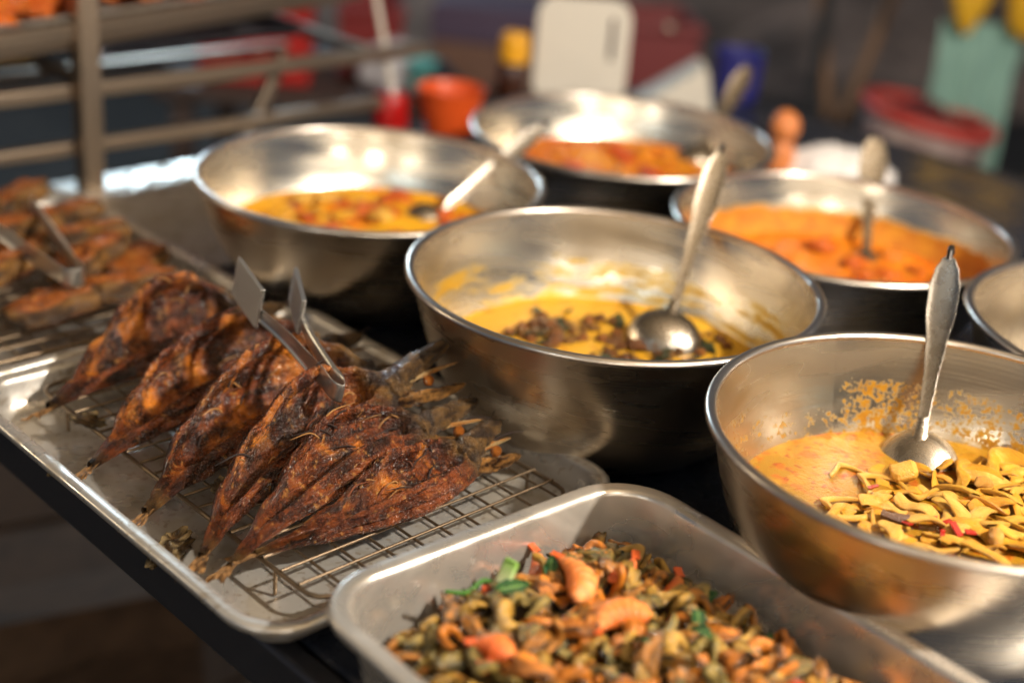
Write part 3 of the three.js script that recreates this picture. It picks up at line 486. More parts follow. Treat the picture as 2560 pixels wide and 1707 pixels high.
  // head: bony plates that gape
  { const [c, side, up, T] = frame(1), far = side.z < 0 ? side : side.clone().negate(), hd = new THREE.Group(); hd.name = 'head'; t.add(hd);
    const plate = (len, wd, th, yaw, pitch, colA, colB, k) => { const d = T.clone().addScaledVector(far, yaw).addScaledVector(up, pitch).normalize(), sd = far.clone().addScaledVector(d, -far.dot(d)).normalize(), u3 = d.clone().cross(sd).normalize(), o0 = c.clone().addScaledVector(T, -0.012).addScaledVector(up, o.hf * 0.16 + pitch * 0.004).addScaledVector(far, yaw * 0.01);
      return grid(22, 40, (u, v) => { const a = u * 2 * Math.PI, n = fbm(Math.cos(a) * 1.5 + k, Math.sin(a) * 1.5, v * 5 + s, 4), f2 = fbm(Math.cos(a) * 5 + k, Math.sin(a) * 5, v * 18 + s, 3), e = lerp(1, 0.42, Math.pow(v, 0.8)) * Math.pow(1 - Math.pow(v, 9), 0.6) * sstep(-0.05, 0.12, v) * (1 + 0.4 * n), x = Math.cos(a) * wd * e * (1 + 0.3 * f2), y = Math.sin(a) * th * e * (1 + 0.4 * f2); const P = o0.clone().addScaledVector(d, v * len + 0.004 * n).addScaledVector(sd, x).addScaledVector(u3, y + 0.004 * Math.sin(v * 3 + k)); P.y = Math.max(P.y, -0.002); return [P.x, P.y, P.z, ...mix3(mix3(colA, colB, clamp(0.4 + 2.2 * n + f2)), FC.char, 0.8 * sstep(0.1, 0.4, f2))]; }, true); };
    const hl = o.head ?? 0.062;
    part('skull', plate(hl, 0.0165, 0.0125, 0.08, 0.24, FC.grey, FC.olive, 1), M.fish, hd); part('jaw', plate(hl * 0.88, 0.0115, 0.0075, -0.42, -0.06, FC.deep, FC.tan, 3), M.fish, hd); part('gill_plate', plate(hl * 0.55, 0.012, 0.004, 0.46, 0.1, FC.tan, FC.deep, 5), M.fish, hd);
    part('bone', plate(hl * 0.9, 0.0042, 0.0026, -0.18, 0.12, FC.bone, FC.amber, 7), M.fish, hd);
    const ep = c.clone().addScaledVector(T, (o.head ?? 0.055) * 0.35).addScaledVector(far, -0.011).addScaledVector(up, o.hf * 0.2); part('eye', blob(s, 0.0048, 0.0046, 0.0044, 0.12, 2, () => lin(176, 100, 36), 14, 10).translate(ep.x, ep.y, ep.z), M.fish, hd);
    for (const [y0, p0] of [[-0.5, 0.2], [0.5, 0.45]]) { const a = c.clone().addScaledVector(T, 0.02).addScaledVector(up, 0.006), d = T.clone().addScaledVector(far, y0).addScaledVector(up, p0); part('whisker', taperTube([a, a.clone().addScaledVector(d, 0.016).addScaledVector(up, 0.004), a.clone().addScaledVector(d, 0.03)], [0.0013, 0.0008, 0.0004], 14, 5).setAttribute('color', new THREE.Float32BufferAttribute(new Array(15 * 6 * 3).fill(0).map((_, i) => FC.deep[i % 3]), 3)), M.fin, hd); } }
  return t;
}
friedFish('whole fried fish farthest from the pan of mussels, beside the steaks', [[0.986, 0.472, 0.030], [1.012, 0.545, 0.030], [1.020, 0.615, 0.034], [1.002, 0.676, 0.042]], { seed: 3.1, w: 0.031, hf: 0.058, hn: 0.024, cav: 1, amber: -0.06, char: 0.02, roll: 0.42, head: 0.05 });
friedFish('whole fried fish under the tongs, second from the steaks', [[0.880, 0.452, 0.030], [0.914, 0.525, 0.030], [0.932, 0.615, 0.033], [0.906, 0.690, 0.044]], { seed: 9.4, w: 0.032, hf: 0.050, hn: 0.028, cav: 1, amber: 0.06, char: -0.02, roll: 0.3, head: 0.052 });
friedFish('whole fried fish gaping in the middle, with an amber belly', [[0.800, 0.452, 0.028], [0.838, 0.525, 0.030], [0.856, 0.615, 0.032], [0.832, 0.692, 0.042]], { seed: 14.2, w: 0.034, hf: 0.058, hn: 0.027, cav: 1, amber: 0.1, char: 0.03, roll: 0.38, head: 0.052 });
friedFish('whole fried fish with its head rearing up at the tray edge', [[0.728, 0.454, 0.028], [0.770, 0.515, 0.033], [0.792, 0.60, 0.047], [0.780, 0.668, 0.070]], { seed: 21.7, w: 0.028, hf: 0.044, hn: 0.029, cav: 0.95, amber: -0.03, head: 0.074, char: 0, roll: 0.34 });
friedFish('whole fried fish second from the pan of mussels', [[0.706, 0.462, 0.029], [0.732, 0.528, 0.034], [0.750, 0.605, 0.042], [0.738, 0.666, 0.050]], { seed: 27.9, w: 0.0235, hf: 0.036, hn: 0.029, cav: 0.8, amber: -0.14, head: 0.064, char: 0 });
friedFish('whole fried fish nearest to the pan of mussels', [[0.708, 0.484, 0.029], [0.696, 0.555, 0.030], [0.697, 0.625, 0.032], [0.704, 0.68, 0.040]], { seed: 33.3, w: 0.0245, hf: 0.033, hn: 0.026, cav: 0.85, amber: -0.12, tail: 0.026, head: 0.058, char: -0.03, roll: 0.26 });
{ // scraps broken off the fish
  const scrap = (label, a, b, h, sd, sc, turn) => { const g = blob(sd, 0.016, 0.006, 0.008, 0.8, 1.6, (x, y, z, q) => mix3(mix3(FC.olive, FC.char, clamp(q * 1.6 - 0.9)), FC.bone, sstep(1.1, 1.5, q)), 26, 16).scale(sc, sc, sc); single('fish_scrap', g, M.fish, label, 'food scrap', S(a, b, h), TH + turn, 'scraps of fish in the tray'); };
  scrap('burnt fish scrap lying on the tray by its long rim', 0.772, 0.456, 0.013, 3, 1.25, 0.4); scrap('pale fin scrap caught between two fish tails', 0.79, 0.512, 0.034, 7, 0.9, 1.4); scrap('dark splinter on the bright strip of the tray', 0.93, 0.446, 0.010, 12, 0.5, 0.9); scrap('fish scrap behind the second tail', 0.95, 0.487, 0.032, 16, 0.8, 2.1);
}
// ---------------------------------------------------------------- tongs: one folded strip with ribbed paddles
function tongs(label, path, pads, hinge, o = {}) {
  const t = thing('tongs', label, 'tongs', S(...hinge), 0, 'steel tongs'), O = S(...hinge), v = (p) => S(...p).sub(O);
  const curve = new THREE.CatmullRomCurve3(path.map(v), false, 'centripetal'), N = 90, up0 = new THREE.Vector3(...(o.up ?? [0, 1, 0]));
  const strip = grid(14, N, (u, q) => { const c = curve.getPointAt(q), T = curve.getTangentAt(q), n = up0.clone().addScaledVector(T, -up0.dot(T)).normalize(), out = T.clone().cross(n).normalize(), a = u * 2 * Math.PI, cx = Math.cos(a), sx = Math.sin(a), w = (o.w ?? 0.0068) * (1 - 0.32 * Math.pow(Math.abs(q - 0.5) * 2, 2)), y = Math.sign(cx) * Math.pow(Math.abs(cx), 0.5) * w, k = 0.0026 * Math.pow(Math.abs(cx), 4) * sstep(0.06, 0.2, Math.abs(q - 0.5)); const P = c.clone().addScaledVector(n, y).addScaledVector(out, sx * 0.0007 + k * (q < 0.5 ? 1 : 1)); return [P.x, P.y, P.z]; }, true);
  part('arm', strip, M.polish, t);
  for (const [p0, p1, hgt] of pads) {
    const a = v(p0), b = v(p1), T = b.clone().sub(a), L = T.length(); T.normalize(); const n = up0.clone().addScaledVector(T, -up0.dot(T)).normalize(), out = T.clone().cross(n).normalize(), m = new THREE.Matrix4().makeBasis(T, n, out).setPosition(a.clone().add(b).multiplyScalar(0.5));
    const pd = part('paddle', new RoundedBoxGeometry(L, hgt, 0.0016, 2, 0.0007).applyMatrix4(m), M.polish, t), ribs = [];
    for (let i = 0; i < 11; i++) for (const sd of [-1, 1]) ribs.push(new RoundedBoxGeometry(L * 0.94, 0.0016, 0.0022, 1, 0.0006).translate(0, (i / 10 - 0.5) * hgt * 0.9, sd * 0.0010).applyMatrix4(m));
    tag(part('ribs', mergeGeometries(ribs), M.polish, pd), undefined, undefined, undefined, 'stuff');
  }
  return t;
}
tongs('steel tongs lying on the whole fish, ribbed paddles in the air', [[0.893, 0.611, 0.119], [0.85, 0.612, 0.110], [0.80, 0.6075, 0.098], [0.782, 0.605, 0.094], [0.776, 0.609, 0.0925], [0.783, 0.614, 0.094], [0.80, 0.616, 0.098], [0.84, 0.6245, 0.110], [0.862, 0.6315, 0.117]], [[[0.886, 0.609, 0.123], [0.943, 0.623, 0.131], 0.036], [[0.858, 0.6295, 0.121], [0.908, 0.6565, 0.129], 0.032]], [0.776, 0.609, 0.0925], { up: [0.13, 0.98, 0.0], w: 0.0078 });
tongs('steel tongs lying open on the fish steaks', [[1.34, 0.565, 0.084], [1.24, 0.566, 0.081], [1.155, 0.567, 0.076], [1.137, 0.569, 0.075], [1.131, 0.577, 0.0745], [1.137, 0.586, 0.075], [1.155, 0.588, 0.076], [1.24, 0.606, 0.081], [1.318, 0.624, 0.084]], [], [1.135, 0.577, 0.075], { w: 0.009 });

// ---------------------------------------------------------------- fried fish steaks
{
  const slab = (sd) => grid(48, 26, (u, v) => {
    const th = v * Math.PI, ph = u * 2 * Math.PI, sp = (x, e) => Math.sign(x) * Math.pow(Math.abs(x), e); const cx = sp(Math.cos(ph), 0.8), cz = sp(Math.sin(ph), 0.8), st = sp(Math.sin(th), 0.55), y = sp(Math.cos(th), 0.6);
    const notch = 1 - 0.35 * Math.exp(-Math.pow(Math.atan2(Math.sin(ph - 1.57), Math.cos(ph - 1.57)) / 0.3, 2)), n = fbm(cx * st * 1.4 + sd, y, cz * st * 1.4, 4), f = fbm(cx * st * 6 + sd, y * 4, cz * st * 6, 3), k = 1 + 0.3 * n;
    let c = mix3(lin(180, 98, 38), lin(132, 68, 28), clamp(0.5 + 1.8 * n)); c = mix3(c, lin(206, 134, 62), sstep(0.1, 0.35, f)); c = mix3(c, lin(60, 36, 24), sstep(0.12, 0.34, fbm(cx * st * 3 + sd * 2, y * 2, cz * st * 3, 3)) * 0.8);
    const edge = sstep(0.75, 0.98, st) * sstep(0.95, 0.6, Math.abs(y)); c = mix3(c, mix3(lin(62, 46, 34), lin(150, 104, 48), clamp(0.2 + 2.0 * n)), edge);
    return [cx * st * 0.052 * k * notch, y * (0.0125 + 0.004 * n + 0.002 * f) + 0.006 * n, cz * st * 0.031 * k * notch, ...c];
  }, true);
  const geos = [0, 1, 2, 3].map((k) => slab(k * 7.7 + 2)), labels = ['fried fish steak nearest the whole fish, with a yellow underside', 'fried fish steak right under the bend of the tongs', 'fried fish steak by the tray rim beside the bowl', 'fried fish steak at the back corner of its tray', 'fried fish steak between the arms of the tongs', 'dark fried fish steak at the left edge of the picture', 'fried fish steak at the left edge below the tongs arm', 'fried fish steak under the pile, at its front left', 'fried fish steak at the back, cut by the picture edge', 'fried fish steak half hidden in the middle of the pile', 'fried fish steak leaning on the rim side of the pile'];
  [[1.150, 0.640, 0.048, 0.25, -0.22], [1.205, 0.625, 0.060, 0.5, -0.28], [1.262, 0.655, 0.060, 0.35, -0.3], [1.335, 0.668, 0.056, 0.5, -0.25], [1.305, 0.602, 0.066, 0.2, -0.2], [1.37, 0.575, 0.058, 0.7, -0.2], [1.225, 0.545, 0.060, 0.4, -0.25], [1.150, 0.565, 0.045, 0.15, -0.15], [1.405, 0.640, 0.056, 0.4, -0.3], [1.265, 0.590, 0.050, 0.3, -0.2], [1.21, 0.680, 0.042, 0.8, -0.1]].forEach(([a, b, h, turn, tip], i) => { const m = single('fish_steak', geos[i % 4], M.fish, labels[i], 'fish steak', S(a, b, h), 0, 'fried fish steaks'); m.rotation.set(tip, TH + turn, rr(-0.12, 0.12), 'YXZ'); });
}

// ---------------------------------------------------------------- deep pan of stir-fried mussels and prawns
{
  const a0 = 0.055, a1 = 0.592, b0 = 0.424, b1 = 0.714, t = thing('deep_pan', 'deep rectangular steel pan of stir-fried mussels and prawns', 'pan', S((a0 + a1) / 2, (b0 + b1) / 2, 0.0032), TH - 0.055);
  const P = [[0, 0], [0.005, 0.0008], [0.011, 0.005], [0.0145, 0.014], [0.022, 0.060], [0.0232, 0.069], [0.0246, 0.0724], [0.0275, 0.0736], [0.0345, 0.0736], [0.0372, 0.0724], [0.0378, 0.0695], [0.0372, 0.0675]], off = 0.0378;
  part('pan_body', panLoft((b1 - b0) / 2 - off, (a1 - a0) / 2 - off, 0.014, P, true, 0), M.pan, t);
}
{
  const hf = (a, b) => { const e = Math.max(sstep(0.0, 0.05, 0.575 - a), 0), l = sstep(0.47, 0.51, b), r = sstep(0.705, 0.61, b); return 0.030 + 0.032 * e * (0.5 + 0.5 * l) * (0.2 + 0.8 * r) + 0.007 * fbm(a * 26, b * 26, 3, 3); };
  const bed = grid(60, 44, (u, v) => { const a = lerp(0.10, 0.560, u), b = lerp(0.466, 0.682, v), y = hf(a, b) - 0.006, p = S(a, b, y), n = fbm(a * 90, b * 90, 4, 3); return [p.x, p.y, p.z, ...mix3(lin(44, 36, 20), lin(96, 66, 26), clamp(0.4 + 1.5 * n))]; });
  single('stir_fry_sauce', bed, sauce(0.3), 'dark oily sauce and crumbs between the mussels in the deep pan', 'sauce', undefined, 0, undefined, 'stuff');
  const MC = [[lin(196, 148, 62), lin(106, 82, 36)], [lin(212, 126, 38), lin(136, 76, 24)], [lin(150, 124, 62), lin(62, 58, 32)], [lin(190, 120, 42), lin(62, 50, 28)]], dk = lin(24, 25, 20);
  const mussel = (sd, k) => grid(30, 18, (u, v) => { const th = v * Math.PI, ph = u * 2 * Math.PI, x = Math.sin(th) * Math.cos(ph), y = Math.cos(th), z = Math.sin(th) * Math.sin(ph), n = fbm(x * 1.6 + sd, y * 1.6, z * 1.6, 3), f = fbm(x * 5 + sd, y * 5, z * 5, 3); // curled bean with a dark frilled edge
    const fr = sstep(0.35, 0.0, Math.abs(y)) * (0.55 + 0.45 * Math.sin(ph * 9 + sd)), r = 1 + 0.5 * n + 0.22 * fr + 0.12 * f; const X = x * 0.0112 * r, Z = z * 0.0068 * r + 0.008 * x * x, Y = y * 0.0046 * (1 + 0.7 * n) - 0.005 * x * x + 0.0024 * f + 0.0022 * fr; let c = mix3(...MC[k % 4], clamp(0.5 + 1.6 * n)); c = mix3(c, dk, 0.95 * sstep(0.62, 0.25, Math.abs(y) + 0.5 * f) * clamp(0.7 + 2 * f + 0.3 * fr)); c = mix3(c, lin(222, 134, 40), 0.6 * sstep(0.16, 0.35, f + 0.3 * n)); return [X, Y, Z, ...c]; }, true);
  const curl = (sd, k) => { const g = grid(36, 12, (u, v) => { const q = u * 4.6 + 0.4, a = v * 2 * Math.PI, n = fbm(u * 5 + sd, Math.cos(a), Math.sin(a), 3), r = 0.0038 * (0.55 + Math.sin(u * Math.PI) * 0.6) * (1 + 0.5 * n), R = 0.0085 * (1 + 0.12 * Math.sin(q * 3 + sd)); let c = mix3(...MC[k % 4], clamp(0.4 + 1.8 * n)); c = mix3(c, dk, 0.8 * sstep(0.3, 0.8, Math.cos(a + 0.6)) * clamp(0.6 + 2 * n)); return [(R + r * Math.cos(a)) * Math.cos(q), r * Math.sin(a) * 1.2 + 0.003 * Math.sin(q * 2), (R + r * Math.cos(a)) * Math.sin(q) * 0.78, ...c]; }, false, true); return g; };
  const G = []; for (let k = 0; k < 8; k++) G.push(mussel(k * 3.7, k)); for (let k = 0; k < 5; k++) G.push(curl(k * 5.3, k));
  for (let k = 0; k < 5; k++) { const sd = k * 4.1 + 60, L = rr(0.02, 0.03); G.push(grid(14, 26, (u, v) => { const a = u * 2 * Math.PI, q = v - 0.5, n = fbm(v * 5 + sd, Math.cos(a), Math.sin(a), 3), e = Math.pow(Math.sin(Math.PI * clamp(0.02 + 0.96 * v)), 0.5), cx = Math.cos(a) * 0.0052 * e * (1 + 0.6 * n), cy = Math.sin(a) * 0.0018 * e; const c = mix3(mix3(...MC[(k + 1) % 4], clamp(0.5 + 1.8 * n)), dk, sstep(0.45, 0.85, Math.cos(a) + 0.6 * n)); return [q * L, cy + 0.004 * Math.sin(v * 7 + sd) + 0.002 * Math.cos(a) * Math.sin(v * 22), cx + 0.005 * Math.sin(v * 4 + sd), ...c]; }, true)); }
  const Mm = phy({ vertexColors: true, roughness: 0.27, bumpMap: ripple, bumpScale: 0.0009 });
  const big = [[0.548, 0.599], [0.512, 0.595], [0.470, 0.583], [0.474, 0.662], [0.489, 0.504], [0.539, 0.551]], placed = []; let tries = 0, n = 0;
  while (n < 298 && tries++ < 60000) {
    const a = lerp(0.585, 0.25, Math.pow(rnd(), 0.9)), b = rr(0.466, 0.682); if (a > 0.558) continue; if (placed.some(([p, q]) => Math.hypot(p - a, q - b) < 0.0112)) continue; if (big.slice(0, 4).some(([p, q]) => Math.hypot(p - a, q - b) < 0.011)) continue;
    placed.push([a, b]); const m = single('mussel', pick(G), Mm, 'cooked shelled mussel in the stir-fry of the deep pan', 'mussel', S(a, b, hf(a, b) + rr(0.0, 0.006)), 0, 'mussels in the stir-fry'); m.rotation.set(rr(-0.8, 0.8), rr(0, 6.28), rr(-0.8, 0.8)); { const q = rr(0.8, 1.25); m.scale.set(q * rr(1.05, 1.4), q, q * rr(0.85, 1)); } n++;
  }
  // prawns: curved, ringed tails
  const prawn = (bend, len, r0, sd, colA, colB) => grid(70, 18, (u, v) => { const q = (u - 0.5) * bend, R = len / bend, a = v * 2 * Math.PI, seg = Math.abs(((u * 7) % 1) - 0.5) * 2, taper = Math.pow(Math.sin(Math.PI * clamp(0.004 + 0.992 * u)), 0.5) * (1 - 0.4 * u), r = r0 * taper * (1 + 0.13 * seg), n = fbm(u * 8 + sd, Math.cos(a) * 2, Math.sin(a) * 2, 3); const c = mix3(mix3(colA, colB, clamp(0.5 - 0.5 * Math.cos(a) + 0.8 * n)), lin(196, 78, 28), 0.6 * sstep(0.5, 0.95, seg) * clamp(0.4 + 0.6 * Math.cos(a)) + 0.25 * sstep(0.2, 0.4, n)); return [(R + r * Math.cos(a)) * Math.sin(q), r * 0.85 * Math.sin(a), (R + r * Math.cos(a)) * Math.cos(q) - R, ...c]; }, false, true);
  const fan = (len, bend, r) => { const g = noisyBox(0.009, 0.0018, 0.006, 5, 0.4, 0.3, () => lin(196, 84, 34)); const R = len / bend, q = 0.5 * bend; g.rotateY(q); g.translate(R * Math.sin(q) + 0.003, 0, R * Math.cos(q) - R); return g; };
  for (const [label, a, b, lift, turn, bend, len, r, ti, A, Bc] of [['plump prawn nearest the far wall of the deep pan', 0.548, 0.604, 0.010, 0.75, 1.1, 0.045, 0.0085, 0.2, lin(226, 128, 52), lin(206, 92, 30)], ['large pale pink prawn in the middle of the stir-fry', 0.508, 0.600, 0.011, 1.0, 1.9, 0.05, 0.0115, 0.3, lin(226, 150, 84), lin(212, 112, 46)], ['thick crescent prawn in front of the pale pink one', 0.468, 0.590, 0.012, 2.9, 2.2, 0.046, 0.0125, -0.2, lin(226, 146, 78), lin(208, 104, 40)], ['orange prawn near the right wall of the deep pan', 0.474, 0.655, 0.009, 0.3, 1.2, 0.042, 0.008, 0.3, lin(226, 134, 52), lin(206, 90, 30)], ['small pinkish prawn right of the large pale one', 0.500, 0.635, 0.011, 0.2, 1.0, 0.034, 0.0065, 0.1, lin(214, 116, 58), lin(190, 72, 40)], ['short bright orange prawn piece at the bottom of the picture', 0.489, 0.506, 0.010, 1.9, 1.7, 0.026, 0.0105, 0.3, lin(226, 124, 46), lin(206, 88, 28)]]) {
    const p = thing('prawn', label, 'prawn', S(a, b, hf(a, b) + lift - 0.003), 0, 'prawns in the stir-fry'); p.rotation.set(ti * 0.3, TH + turn, 0.05, 'YXZ'); part('body', prawn(bend, len, r, a * 90, A, Bc), Mm, p); part('tail_fan', fan(len, bend, r), Mm, p);
  }
  const bit = (name, label, cat, g, a, b, lift, rx, ry, rz) => { const m = single(name, g, Mm, label, cat, S(a, b, hf(a, b) + lift)); m.rotation.set(rx, ry, rz); };
  bit('onion_stem', 'pale green and white onion stem standing in the stir-fry', 'onion', noisyBox(0.024, 0.006, 0.011, 4, 0.2, 0.3, (x) => mix3(lin(214, 208, 170), lin(120, 160, 70), sstep(-0.1, 0.4, x))), 0.537, 0.561, 0.014, 0.2, 1.0, 0.9);
  const leaf = (L, W, sd) => grid(20, 10, (u, v) => { const q = v - 0.5, w = W * Math.pow(Math.sin(Math.PI * clamp(0.03 + 0.94 * u)), 0.8), n = fbm(u * 4 + sd, v * 3, sd, 3); return [(u - 0.5) * L, 0.006 * Math.sin(u * 2.6 + sd) + 0.35 * w * Math.abs(q) * 2 + 0.003 * n, q * 2 * w, ...mix3(mix3(lin(24, 66, 34), lin(60, 96, 40), clamp(0.45 + 1.6 * n)), lin(120, 150, 80), sstep(0.06, 0.02, Math.abs(q)))]; });
  bit('green_leaf', 'dark green leaf folded beside the pale onion stem', 'leaf', leaf(0.022, 0.0065, 2), 0.527, 0.556, 0.009, 0.3, 0.5, 0.35);
  for (let i = 0; i < 9; i++) { const a = rr(0.3, 0.56), b = rr(0.485, 0.675); bit('herb_leaf', 'small wilted green herb leaf among the mussels of the deep pan', 'leaf', leaf(rr(0.012, 0.02), 0.0045, i * 3), a, b, 0.009, rr(-0.5, 0.5), rr(0, 6), rr(-0.4, 0.4)); scene.children[scene.children.length - 1].userData.group = 'herb leaves in the stir-fry'; }
  bit('green_stalk', 'thin bright green stalk forking over the mussels', 'leaf', taperTube([[-0.024, 0.006, 0], [-0.008, 0.002, 0.002], [0.004, 0.006, 0], [0.018, 0.002, 0.004]], [0.0012, 0.0018, 0.0018, 0.001], 20, 6).setAttribute('color', new THREE.Float32BufferAttribute(new Array(21 * 7 * 3).fill(0).map((_, i) => lin(70, 118, 42)[i % 3]), 3)), 0.548, 0.545, 0.013, 0, 0.6, 0);
  for (let i = 0; i < 10; i++) { const a = rr(0.3, 0.56), b = rr(0.485, 0.67); bit('carrot_bit', 'orange carrot bit among the mussels of the deep pan', 'carrot', noisyBox(0.010, 0.006, 0.007, i * 2.1, 0.6, 0, () => lin(196, 78, 28)), a, b, 0.008, rr(-0.5, 0.5), rr(0, 6), rr(-0.5, 0.5)); scene.children[scene.children.length - 1].userData.group = 'carrot bits in the stir-fry'; }
}

// ---------------------------------------------------------------- shelf rack behind the trays
{
  const t = thing('shelf_rack', 'welded steel tube shelf rack behind the fish trays', 'shelf rack', S(1.545, 0.811, -0.0), TH), O = S(1.545, 0.811, 0), L = (a, b, h) => { const p = S(a, b, h).sub(O); return p.applyAxisAngle(new THREE.Vector3(0, 1, 0), -TH); };
  const B = (name, p, q, w = 0.022, h = 0.022) => part(name, bar(L(...p), L(...q), w, h, 0.003), M.tube, t);
  for (const a of [1.545, 1.93]) for (const b of [0.40, 0.811]) if (!(a < 1.6 && b < 0.5)) part('post', new RoundedBoxGeometry(0.027, a < 1.6 && b > 1.2 ? 0.19 : 0.62, 0.027, 2, 0.003).translate(...L(a, b, a < 1.6 && b > 1.2 ? 0.095 : 0.31).toArray()), M.tube, t);
  for (const [h, w] of [[0.052, 0.016], [0.122, 0.018]]) { B('rail', [1.566, 0.3, h], [1.566, 1.36, h], w, w); B('rail', [1.91, 0.3, h], [1.91, 1.36, h], w, w); }
  for (const b of [0.42, 0.83, 1.26]) B('cross_bar', [1.578, b, 0.125], [1.898, b, 0.125], 0.016, 0.016);
  B('brace', [1.60, 1.135, 0.128], [1.60, 1.07, 0.012], 0.016, 0.016);
  B('rail', [1.476, 0.45, 0.196], [1.662, 1.32, 0.2], 0.016, 0.022); B('rail', [1.86, 0.45, 0.19], [1.95, 1.30, 0.19], 0.02, 0.024); B('shelf_ledge', [1.486, 0.45, 0.179], [1.672, 1.32, 0.183], 0.01, 0.012);
  for (const [b, a] of [[0.52, 1.505], [0.9, 1.587], [1.2, 1.65]]) B('cross_bar', [a, b, 0.19], [1.92, b, 0.19], 0.014, 0.014);
}
{ // things on the rack
  const tr = thing('shelf_tray', 'dark metal tray lying on the lower shelf, mirroring a cool lamp', 'tray', S(1.735, 1.01, 0.148), TH);
  part('tray_pan', panLoft(0.15, 0.12, 0.01, [[0, 0], [0.008, 0.001], [0.014, 0.012], [0.022, 0.013], [0.023, 0.010]], true, 0.004), std({ color: rgb(112, 112, 124), metalness: 0.9, roughness: 0.22 }), tr);
  const tr2 = thing('shelf_tray', 'brassy metal tray on the lower shelf left of the post', 'tray', S(1.72, 0.63, 0.148), TH);
  part('tray_pan', panLoft(0.14, 0.11, 0.01, [[0, 0], [0.008, 0.001], [0.014, 0.018], [0.022, 0.019], [0.023, 0.016]], true, 0.003), std({ color: rgb(190, 160, 96), metalness: 0.9, roughness: 0.4 }), tr2);
  const tr3 = thing('shelf_tray', 'metal tray of red fried food on the upper shelf', 'tray', S(1.712, 0.86, 0.2), TH + 0.21);
  part('tray_pan', panLoft(0.42, 0.12, 0.01, [[0, 0], [0.008, 0.001], [0.014, 0.014], [0.022, 0.015], [0.023, 0.012]], true, 0.002), M.tray, tr3);
  const gs = [0, 1, 2, 3].map((k) => blob(k * 4.4, 0.034, 0.019, 0.024, 0.6, 1.7, (x, y, z, q) => mix3(mix3(lin(214, 84, 22), lin(226, 130, 40), clamp(q - 0.5)), lin(150, 30, 18), k === 2 ? 0.6 : 0.15), 20, 14));
  for (let i = 0; i < 40; i++) { const b = lerp(0.47, 1.26, (i % 14) / 13.5) + rr(-0.012, 0.012), a = 1.607 + 0.058 * Math.floor(i / 14) + rr(-0.012, 0.012) + (b - 0.86) * 0.214; const m = single('fried_chunk', pick(gs), M.fish, 'chunk of red orange fried food heaped on the upper shelf', 'fried food', S(a, b, 0.218 + rr(0, 0.02)), rr(0, 6.28), 'red fried chunks on the upper shelf'); m.scale.setScalar(rr(0.85, 1.25)); }
}

// ---------------------------------------------------------------- things at the back of the table
const cream = std({ color: rgb(200, 191, 178), roughness: 0.55 }), glass = phy({ color: 0xffffff, transmission: 1, thickness: 0, roughness: 0.05, ior: 1.5 });
{
  const t = thing('cutting_board', 'white plastic cutting board with a hand slot, standing behind the farthest bowl', 'cutting board', new THREE.Vector3(0.072, TOP, -2.30), 0.02);
  const s = new THREE.Shape(roundLoop(0.074, 0.083, 0.03, 10).map(([x, y]) => new THREE.Vector2(x, y))); const hole = new THREE.Path(); roundLoop(0.006, 0.036, 0.0055, 6).reverse().forEach(([x, y], i) => (i ? hole.lineTo(x + 0.047, y + 0.022) : hole.moveTo(x + 0.047, y + 0.022))); s.holes.push(hole);
  part('board', new THREE.ExtrudeGeometry(s, { depth: 0.012, bevelEnabled: true, bevelSize: 0.002, bevelThickness: 0.002, bevelSegments: 2 })  .translate(0, 0.087, 0).rotateX(-0.10), cream, t);
  part('stand', new RoundedBoxGeometry(0.08, 0.08, 0.02, 2, 0.004).rotateX(0.3).translate(0, 0.05, -0.05), M.dark, t);
}
{
  const g = new THREE.ExtrudeGeometry(new THREE.Shape([[-0.062, 0], [0.062, 0], [0.046, 0.066], [0.036, 0.068]].map(([x, y]) => new THREE.Vector2(x, y))), { depth: 0.09, bevelEnabled: true, bevelSize: 0.003, bevelThickness: 0.003, bevelSegments: 2 }).translate(0, 0.003, -0.05);
  single('foam_box', g, cream, 'white wedge-shaped foam box right of the cutting board', 'box', new THREE.Vector3(0.232, TOP, -2.34), 0.0);
}
{ // orange cup
  const prof = smoothProfile([[0, 0.002], [0.026, 0.001], [0.032, 0.006], [0.042, 0.04], [0.05, 0.078], [0.052, 0.080], [0.0505, 0.081], [0.0485, 0.078], [0.04, 0.04], [0.03, 0.008], [0, 0.006]], 50);
  single('orange_cup', lathe(prof, 64), phy({ color: rgb(206, 78, 28), roughness: 0.35, clearcoat: 0.3 }), 'glossy orange plastic cup behind the bowl beside the trays', 'cup', new THREE.Vector3(-0.118, TOP, -2.02));
}
{ // red sauce jar with a spoon
  const p = new THREE.Vector3(-0.205, TOP, -2.03), t = thing('sauce_jar', 'glass jar of bright red sauce by the orange cup', 'jar', p);
  part('jar_glass', lathe(smoothProfile([[0, 0.001], [0.024, 0.001], [0.028, 0.006], [0.028, 0.07], [0.024, 0.082], [0.023, 0.098], [0.025, 0.1]], 40), 48), glass, t);
  part('red_sauce', lathe([[0, 0.004], [0.0255, 0.005], [0.0262, 0.012], [0.0262, 0.062], [0, 0.062]], 48), phy({ color: rgb(186, 22, 20), roughness: 0.15, transmission: 0.25, thickness: 0.05, attenuationColor: new THREE.Color(0.7, 0.02, 0.02), attenuationDistance: 0.04 }), t);
  const sp = thing('spoon', 'cream coloured spoon standing in the red sauce jar', 'spoon', p.clone().add(new THREE.Vector3(0.008, 0.03, 0)));
  part('handle', bar(new THREE.Vector3(0, 0, 0), new THREE.Vector3(-0.045, 0.2, -0.01), 0.012, 0.006, 0.002), cream, sp); part('bowl', blob(2, 0.011, 0.015, 0.004, 0.05, 1, () => [1, 1, 1], 16, 10).translate(0.002, -0.008, 0), cream, sp);
}
